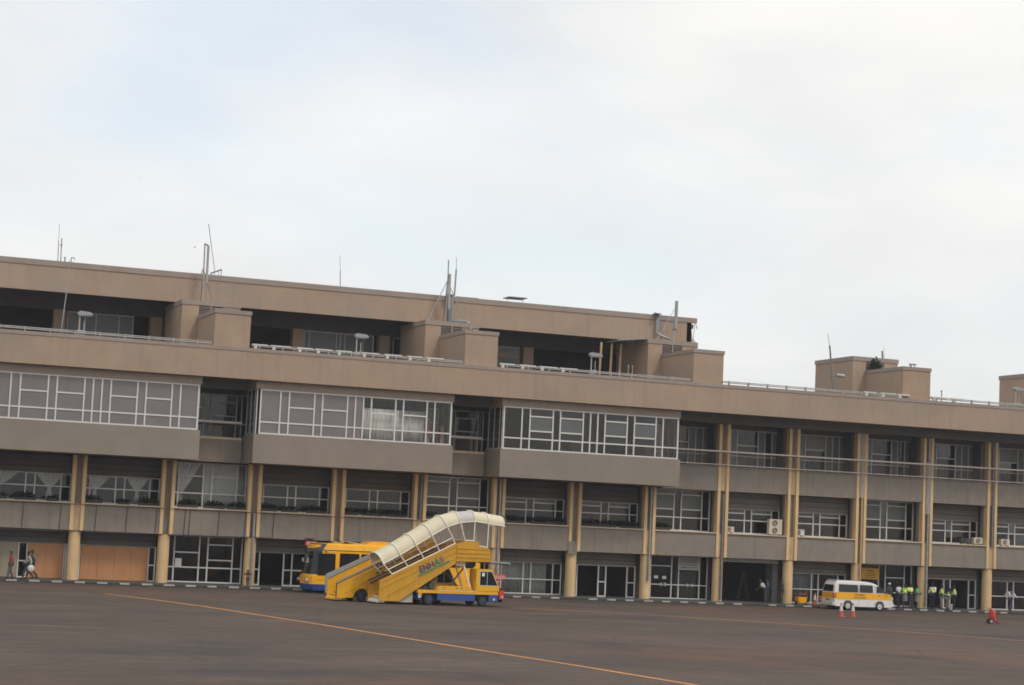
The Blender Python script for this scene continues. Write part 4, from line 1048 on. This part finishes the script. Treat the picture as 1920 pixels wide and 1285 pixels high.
t = thing('standpipe', 'rusty brown fire hydrant standpipe in front of a cream column', 'hydrant', (10.35,-1.2,0))
s = MB(); s.lathe([(.14,0),(.14,.06),(.08,.07),(.08,.45),(.12,.47),(.12,.55),(.08,.57),(.08,.82),(.11,.84),(.06,.95)], n=16); s.build('barrel', RUST, t)
s = MB(); s.tube([(-.24,0,.76),(.24,0,.76)], .055); s.build('outlet', RUST, t)
s = MB(); s.tube([(-.14,0,.99),(.14,0,.99)], .02); s.tube([(0,0,.94),(0,0,1.0)], .02); s.build('hand_wheel', RUST, t)

t = thing('fire_point_sign', 'red board with white stripes on a red post in front of the stairs truck cab', 'sign', (26.55,-1.5,0))
s = MB(); s.tube([(0,0,0),(0,0,1.0)], .12, n=4); s.build('post', RED, t)
s = MB(); s.box(-.5,.5,-.06,.02,.98,1.30); s.tube([(-.1,0,1.3),(-.05,0,1.42),(.08,0,1.3)], .02, n=6); s.build('board', REDD, t)
s = MB(); s.box(-.46,.46,-.068,-.0605,1.05,1.09); s.box(-.46,.46,-.068,-.0605,1.17,1.20); s.box(-.05,.05,-.125,-.1,.8,.9); s.build('white_stripes', WHITE, t)

t = thing('yellow_sign', 'yellow advertising board above the glass door behind the van', 'sign', (55.7,1.36,1.86))
s = MB(); s.box(-.72,.72,0,.05,0,.78); s.build('board', SIGNY, t)
s = MB(); s.box(-.3,.28,-.006,-.001,.55,.62); random.seed(5)
for row in range(3):
    x = -.42
    while x < .38:
        w = random.uniform(.05,.12); s.box(x,x+w,-.006,-.001,.10+row*.13,.17+row*.13, row%2); x += w+.04
s.build('lettering', [RUST, SIGNG], t)
t = thing('notice_board', 'white notice board with rows of small grey lettering over the glass doors', 'sign', (41.48,1.36,2.02))
s = MB(); s.box(-.82,.82,0,.05,0,.84); s.build('board', M('weathered_white_board', (.42,.40,.37), .7, .08, 3), t)
s = MB(); random.seed(9)
for row, (z, h, a) in enumerate(((.62,.09,1),(.48,.09,1),(.30,.06,1),(.13,.06,1))):
    x = -.66
    while x < .58:
        w = random.uniform(.04,.10); s.box(x,x+w,-.006,-.001,z,z+h); x += w+random.choice((.02,.02,.06))
s.box(-.55,-.2,-.007,-.0015,.12,.17)
s.build('lettering', M('grey_ink', (.17,.16,.15), .8), t)
for (x0,z0,w,h,lab) in ((6.36,.98,.40,.52,'large white paper taped inside the ground floor window left of the standpipe'),(38.92,1.36,.30,.2,'left small white paper on the glass door'),(39.52,1.34,.30,.2,'right small white paper on the glass door')):
    s = MB(); s.box(x0,x0+w,1.40,1.406,z0,z0+h)
    o = s.build('paper_sheet', PAPER); tag(o, lab, 'paper')
# folding ladder in the dark opening
t = thing('step_ladder', 'brown wooden step ladder standing in the dark open garage', 'ladder', (46.2,2.4,0))
s = MB()
for y in (-.18,.18):
    s.tube([(-.42,y,0),(0,y*.6,2.0)], .03, n=6); s.tube([(.42,y,0),(0,y*.6,2.0)], .03, n=6)
s.build('rail', WOOD, t)
s = MB()
for j in range(1,7):
    x = -.42+.42*j/7; s.box(x-.05,x+.05,-.17,.17,2.0*j/7-.015,2.0*j/7+.015)
s.build('tread', WOOD, t)

# ------------------------------------------------------------------ people
SKINM = M('dark_brown_skin', (.055,.030,.020), .6, .1, 8)
HAIR = M('black_hair', (.012,.011,.011), .8, .2, 30)
SHOE = M('dark_shoes', (.02,.018,.018), .5, .2, 10)
_cm = {}
def cloth(c):
    k = tuple(round(x,3) for x in c)
    if k not in _cm: _cm[k] = M('cloth_%d' % len(_cm), c, .85, .15, 6)
    return _cm[k]
def skin(name, verts, edges, radii, mat, parent, root=0, sub=1):
    me = bpy.data.meshes.new(name+'_src'); me.from_pydata(verts, edges, [])
    o = bpy.data.objects.new(name+'_src', me); C.objects.link(o)
    md = o.modifiers.new('skin','SKIN'); md.use_smooth_shade = True
    for i, q in enumerate(me.skin_vertices[0].data):
        rr = radii[i]; q.radius = rr if isinstance(rr, tuple) else (rr, rr); q.use_root = (i == root)
    sb = o.modifiers.new('sub','SUBSURF'); sb.levels = sub; sb.render_levels = sub
    dg = bpy.context.evaluated_depsgraph_get(); dg.update()
    m2 = bpy.data.meshes.new_from_object(o.evaluated_get(dg))
    bpy.data.objects.remove(o); bpy.data.meshes.remove(me)
    m2.name = name; m2.materials.clear(); m2.materials.append(mat)
    ob = bpy.data.objects.new(name, m2); C.objects.link(ob); ob.parent = parent
    return ob
def person(loc, face, label, pose, top, legs, vest=None, hat=None, sleeve='long', skirt=False, group=None, h=1.0, bald=False):
    """face: heading of the figure's front, radians from +x; local front is +x, left is +y"""
    t = thing('person', label, 'person', loc, face, group); t.scale = (h,h,h)
    lean = pose.get('lean', 0)
    P = {}
    def up(p):   # lean the upper body about the pelvis
        v = Vector(p)-Vector((0,0,.95)); c, s_ = math.cos(lean), math.sin(lean)
        return (v.x*c+v.z*s_, v.y, -v.x*s_+v.z*c+.95)
    base = {'pel':(0,0,.95),'sp':(0,0,1.14),'ch':(0,0,1.34),'nk':(0,0,1.47),'hb':(.015,0,1.545),'hc':(.025,0,1.62),'ht':(.015,0,1.70)}
    for k_, v in base.items(): P[k_] = up(v) if k_ != 'pel' else v
    arms = pose.get('arms', {})
    for s_, nm in ((1,'L'),(-1,'R')):
        P['sh'+nm] = up((0, s_*.17, 1.40))
        e, w = arms.get(nm, ((-.02,.24,1.12),(.06,.25,.88)))
        P['el'+nm] = up((e[0], s_*e[1], e[2])); P['wr'+nm] = up((w[0], s_*w[1], w[2]))
        kn, an = pose.get('legs', {}).get(nm, ((.02,.10,.50),(0,.10,.08)))
        P['hp'+nm] = (0, s_*.09, .90); P['kn'+nm] = (kn[0], s_*kn[1], kn[2]); P['an'+nm] = (an[0], s_*an[1], an[2]); P['to'+nm] = (an[0]+.15, s_*(an[1]+.02), max(.03, an[2]-.045))
    names = list(P); V = [P[n_] for n_ in names]; ix = {n_: i for i, n_ in enumerate(names)}
    E = [('pel','sp'),('sp','ch'),('ch','nk'),('nk','hb'),('hb','hc'),('hc','ht')]
    R = {'pel':(.14,.11),'sp':(.125,.095),'ch':(.15,.11),'nk':.055,'hb':(.06,.065),'hc':(.075,.09),'ht':(.06,.07)}
    for nm in 'LR':
        E += [('ch','sh'+nm),('sh'+nm,'el'+nm),('el'+nm,'wr'+nm),('pel','hp'+nm),('hp'+nm,'kn'+nm),('kn'+nm,'an'+nm),('an'+nm,'to'+nm)]
        R.update({'sh'+nm:.062,'el'+nm:.042,'wr'+nm:.028,'hp'+nm:.085,'kn'+nm:.056,'an'+nm:.038,'to'+nm:(.035,.022)})
    V2 = list(V); E2 = [(ix[a],ix[b]) for a,b in E]; R2 = [R[n_] for n_ in names]
    # hands: palm, four fingers and a thumb
    for nm, s_ in (('L',1),('R',-1)):
        w = Vector(P['wr'+nm]); d = (w-Vector(P['el'+nm])).normalized()
        side = d.cross(Vector((0,1,0))).normalized() if abs(d.y) < .9 else Vector((1,0,0))
        palm = w+d*.07; V2.append(tuple(palm)); R2.append((.034,.018)); pi_ = len(V2)-1; E2.append((ix['wr'+nm], pi_))
        cur = d.cross(side)*-s_
        for k_, (o_, l_) in enumerate(((-.03,.062),(-.01,.075),(.01,.070),(.03,.055))):
            a = palm+d*.035+side*o_; b = a+d*l_*.5+cur*.008; c = b+d*l_*.45+cur*.022
            for q, r_q in ((a,.010),(b,.009),(c,.008)): V2.append(tuple(q)); R2.append(r_q)
            n_ = len(V2); E2 += [(pi_,n_-3),(n_-3,n_-2),(n_-2,n_-1)]
        a = palm-d*.02+side*-.045; b = a+d*.045+side*-.012
        for q, r_q in ((a,.011),(b,.009)): V2.append(tuple(q)); R2.append(r_q)
        n_ = len(V2); E2 += [(pi_,n_-2),(n_-2,n_-1)]
    skin('body', V2, E2, R2, SKINM, t, ix['pel'])
    # face: nose, eyes, mouth, ears
    hc = Vector(P['hc']); Rl = Matrix.Rotation(lean, 3, 'Y')
    def hp(q): return tuple(hc+Rl @ Vector(q))
    f = MB(); f.ball(hp((.092,0,-.012)), .018,.014,.024, 0, 6); f.ball(hp((.0,.088,-.01)), .02,.010,.03, 0, 6); f.ball(hp((.0,-.088,-.01)), .02,.010,.03, 0, 6)
    f.ball(hp((.083,0,-.055)), .008,.026,.008, 1, 6)
    for q in (-1,1): f.ball(hp((.083,q*.032,.012)), .008,.013,.007, 2, 6)
    f.build('face', [SKINM, M('lips', (.07,.03,.027), .5), M('eye_white', (.35,.34,.32), .4)], t)
    if hat:
        m = MB(); m.ball(hp((-.005,0,.05)), .108,.102,.085); m.add([hp((.06,-.08,.035)),hp((.06,.08,.035)),hp((.18,.05,.02)),hp((.18,-.05,.02)),hp((.06,-.08,.045)),hp((.06,.08,.045)),hp((.18,.05,.03)),hp((.18,-.05,.03))], [(0,1,2,3),(4,5,6,7),(0,1,5,4),(1,2,6,5),(2,3,7,6),(3,0,4,7)]); m.build('cap', cloth(hat), t)
    else:
        m = MB(); m.ball(hp((-.018,0,.035)), .098,.095,.085); m.build('hair', HAIR, t)
    # shirt
    nn = ['sp','ch','shL','elL','wrL','shR','elR','wrR','pel']
    pel2 = tuple(Vector(P['pel'])*.85+Vector(P['sp'])*.15)
    def sub(ns, rad, es, over={}):
        ids = {n_: i for i, n_ in enumerate(ns)}
        return [over.get(n_, P.get(n_)) for n_ in ns], [(ids[a],ids[b]) for a,b in es], [rad[n_] for n_ in ns]
    over = {'pel': pel2, 'nk': tuple(Vector(P['nk'])-(Vector(P['nk'])-Vector(P['ch']))*.35)}
    for nm in 'LR':
        e, w, s0 = Vector(P['el'+nm]), Vector(P['wr'+nm]), Vector(P['sh'+nm])
        over['wr'+nm] = tuple(e+(w-e)*.9)
        over['el'+nm] = tuple(e) if sleeve == 'long' else tuple(s0+(e-s0)*.85)
    ns = ['pel','sp','ch','nk','shL','elL','shR','elR'] + (['wrL','wrR'] if sleeve == 'long' else [])
    es = [('pel','sp'),('sp','ch'),('ch','nk'),('ch','shL'),('shL','elL'),('ch','shR'),('shR','elR')] + ([('elL','wrL'),('elR','wrR')] if sleeve == 'long' else [])
    rad = {'pel':(.165,.135),'sp':(.15,.12),'ch':(.175,.135),'nk':.068,'shL':.08,'shR':.08,'elL':.06,'elR':.06,'wrL':.045,'wrR':.045}
    skin('shirt', *sub(ns, rad, es, over), cloth(top), t, 0)
    if vest:
        o2 = {'pel':tuple(Vector(P['pel'])*.6+Vector(P['sp'])*.4),'nk':over['nk'],'sl':tuple(Vector(P['shL'])*.75+Vector(P['ch'])*.25),'sr':tuple(Vector(P['shR'])*.75+Vector(P['ch'])*.25)}
        skin('vest', *sub(['pel','sp','ch','nk','sl','sr'], {'pel':(.185,.155),'sp':(.175,.145),'ch':(.19,.152),'nk':.07,'sl':.088,'sr':.088}, [('pel','sp'),('sp','ch'),('ch','nk'),('ch','sl'),('ch','sr')], o2), cloth(vest), t, 0)
        m = MB(); z = Vector(P['sp']); m.lathe([(.168,.0),(.172,.05)], (z.x,z.y,z.z-.02), n=18); m.v = [(z.x+(x-z.x)*.92, z.y+(y-z.y)*1.1, q) for x,y,q in m.v]; m.build('reflective_band', cloth((.55,.58,.50)), t)
    if skirt:
        m = MB(); m.lathe([(.16,1.0),(.185,.85),(.20,.52)], n=16); m.v = [(x*.8,y,z) for x,y,z in m.v]; m.build('skirt', cloth(legs), t)
    else:
        ns = ['pel','hpL','knL','anL','hpR','knR','anR']; o3 = {'anL':tuple(Vector(P['anL'])+Vector((0,0,.03))),'anR':tuple(Vector(P['anR'])+Vector((0,0,.03)))}
        skin('trousers', *sub(ns, {'pel':(.155,.128),'hpL':.112,'hpR':.112,'knL':.082,'knR':.082,'anL':.07,'anR':.07}, [('pel','hpL'),('hpL','knL'),('knL','anL'),('pel','hpR'),('hpR','knR'),('knR','anR')], o3), cloth(legs), t, 0)
    for nm in 'LR':
        a = Vector(P['an'+nm]); m = MB(); m.ball((a.x+.06, a.y, max(.045, a.z-.03)), .145,.052,.05); m.build('shoe', SHOE, t)
    return t
ST = {}
WALK = {'legs':{'L':((.22,.09,.52),(.30,.09,.10)),'R':((-.06,.09,.50),(-.36,.09,.16))},'arms':{'L':((-.16,.24,1.14),(-.10,.27,.92)),'R':((.14,.24,1.14),(.26,.25,.95))}}
WALKO = {'legs':WALK['legs'],'arms':{'L':((-.05,.34,1.18),(.02,.50,1.02)),'R':((.05,.34,1.18),(.12,.48,1.0))}}
CROSS = {'arms':{'L':((.06,.25,1.14),(.24,.02,1.20)),'R':((.06,.25,1.14),(.22,-.06,1.14))}}
CLIP = {'arms':{'L':((.05,.24,1.14),(.28,.12,1.14)),'R':((.0,.26,1.12),(.20,.14,1.06))}}
BEND = {'lean':.62,'arms':{'L':((.22,.22,1.22),(.44,.16,1.30)),'R':((.18,.24,1.18),(.42,.18,1.18))}}
LEAN = {'lean':.3,'arms':{'L':((.1,.24,1.13),(.25,.18,.95)),'R':((.1,.24,1.13),(.28,.15,1.0))}}
gl = 'people walking on the left pavement'
person((-3.9,-1.9,-.0), PI, 'person in a teal cap, red top and grey trousers walking at the far left', {'legs':{'L':((.12,.09,.51),(.16,.09,.08)),'R':((0,.09,.5),(-.16,.09,.09))}}, (.32,.05,.06), (.11,.11,.115), hat=(.07,.15,.15), group=gl, h=.97)
person((-2.93,-2.0,0), PI, 'person in a pale shirt and dark trousers striding left with a white bag', WALK, (.42,.36,.31), (.06,.035,.04), group=gl, h=.95)
person((-2.62,-1.3,0), PI, 'person in a green cap and grey green jacket behind the one with white bag', WALK, (.12,.14,.115), (.07,.05,.04), hat=(.05,.08,.03), group=gl, h=1.0)
t = thing('carrier_bag', 'white carrier bag held by the striding person at the left', 'bag', (-2.80,-2.28,.48))
m = MB(); m.lathe([(.08,0),(.17,.05),(.19,.2),(.13,.33),(.05,.36)], n=14); m.v = [(x*1.05,y*.45,z*1.05) for x,y,z in m.v]; m.build('sack', WHITE, t)
m = MB(); m.tube([(-.05,0,.34),(-.03,0,.45),(.04,0,.45),(.05,0,.34)], .012, n=5); m.build('handle', WHITE, t)
gr = 'staff standing by the right hand doors'
LIME = (.62,.92,.02); PALE = (.80,.86,.22); GRN = (.08,.62,.16)
person((55.75,-1.1,0), PI/2, 'person in a white cap and dark clothes partly hidden by the front of the van', ST, (.05,.05,.055), (.04,.04,.045), hat=(.7,.7,.68), group=gr, h=.98)
person((56.3,-1.4,0), 1.9, 'person in a white shirt and dark navy trousers right beside the van', ST, (.66,.65,.66), (.03,.028,.05), sleeve='short', group=gr)
person((56.62,-1.7,0), .8, 'person in a bright lime vest over a grey dress, second from the van', CLIP, (.34,.62,.16), (.17,.17,.165), vest=LIME, sleeve='short', skirt=True, group=gr, h=.97)
person((57.02,-1.75,0), -1.2, 'person in a pale yellow vest with folded arms and a short navy skirt', CROSS, (.72,.78,.30), (.02,.018,.035), vest=PALE, sleeve='short', skirt=True, group=gr)
person((57.6,-1.65,0), -.4, 'person in a green vest and a long grey skirt by the round column', CLIP, (.09,.55,.16), (.17,.165,.155), vest=GRN, sleeve='short', skirt=True, group=gr, h=.96)
person((58.98,-1.5,0), 3.6, 'tall person in a white shirt, pale vest and navy trousers right of the round column', CLIP, (.70,.70,.50), (.022,.018,.05), vest=PALE, group=gr, h=1.06)
person((59.45,-1.9,0), -.7, 'person in a lime vest, blue cap and khaki trousers in the doorway', CLIP, (.40,.55,.05), (.21,.18,.14), vest=LIME, hat=(.05,.045,.12), sleeve='short', group=gr, h=1.0)
person((59.85,-2.1,0), .2, 'stooping person in a dark jacket with a yellow hem and beige trousers', LEAN, (.07,.085,.11), (.30,.25,.22), vest=(.45,.62,.06), group=gr, h=.9)
person((60.5,-1.9,0), 2.6, 'person in a pale yellow vest and navy trousers at the right end of the group', CLIP, (.62,.70,.30), (.022,.018,.045), vest=(.66,.80,.08), group=gr)
person((65.05,-2.0,0), .5, 'person in a white shirt and navy trousers walking alone near the red extinguisher', WALKO, (.66,.64,.66), (.03,.03,.055), group='lone walkers')
person((46.75,.2,0), PI-.2, 'person in a white shirt bending forward at the open garage', BEND, (.66,.64,.62), (.075,.055,.05), sleeve='short', group='people at the open garage')
person((47.35,1.0,0), PI-.6, 'person in a blue shirt standing behind the bending one', ST, (.05,.08,.22), (.035,.035,.05), group='people at the open garage')
person((47.85,-.1,0), 2.4, 'dark figure leaning against the round column of the garage', ST, (.035,.03,.04), (.05,.055,.045), group='people at the open garage', h=.98)
t = thing('white_box', 'white low bin in the right hand doorway beside the hi-vis group', 'bin', (60.15,-1.8,0))
m = MB(); m.prism([(-.16,0),(-.19,.36),(.19,.36),(.16,0)], -.18, .18); m.build('tub', M('grey_bin', (.32,.30,.27), .7), t, bevel=.01)
m = MB(); m.box(-.21,.21,-.2,.2,.361,.40); m.build('lid', WHITE, t)
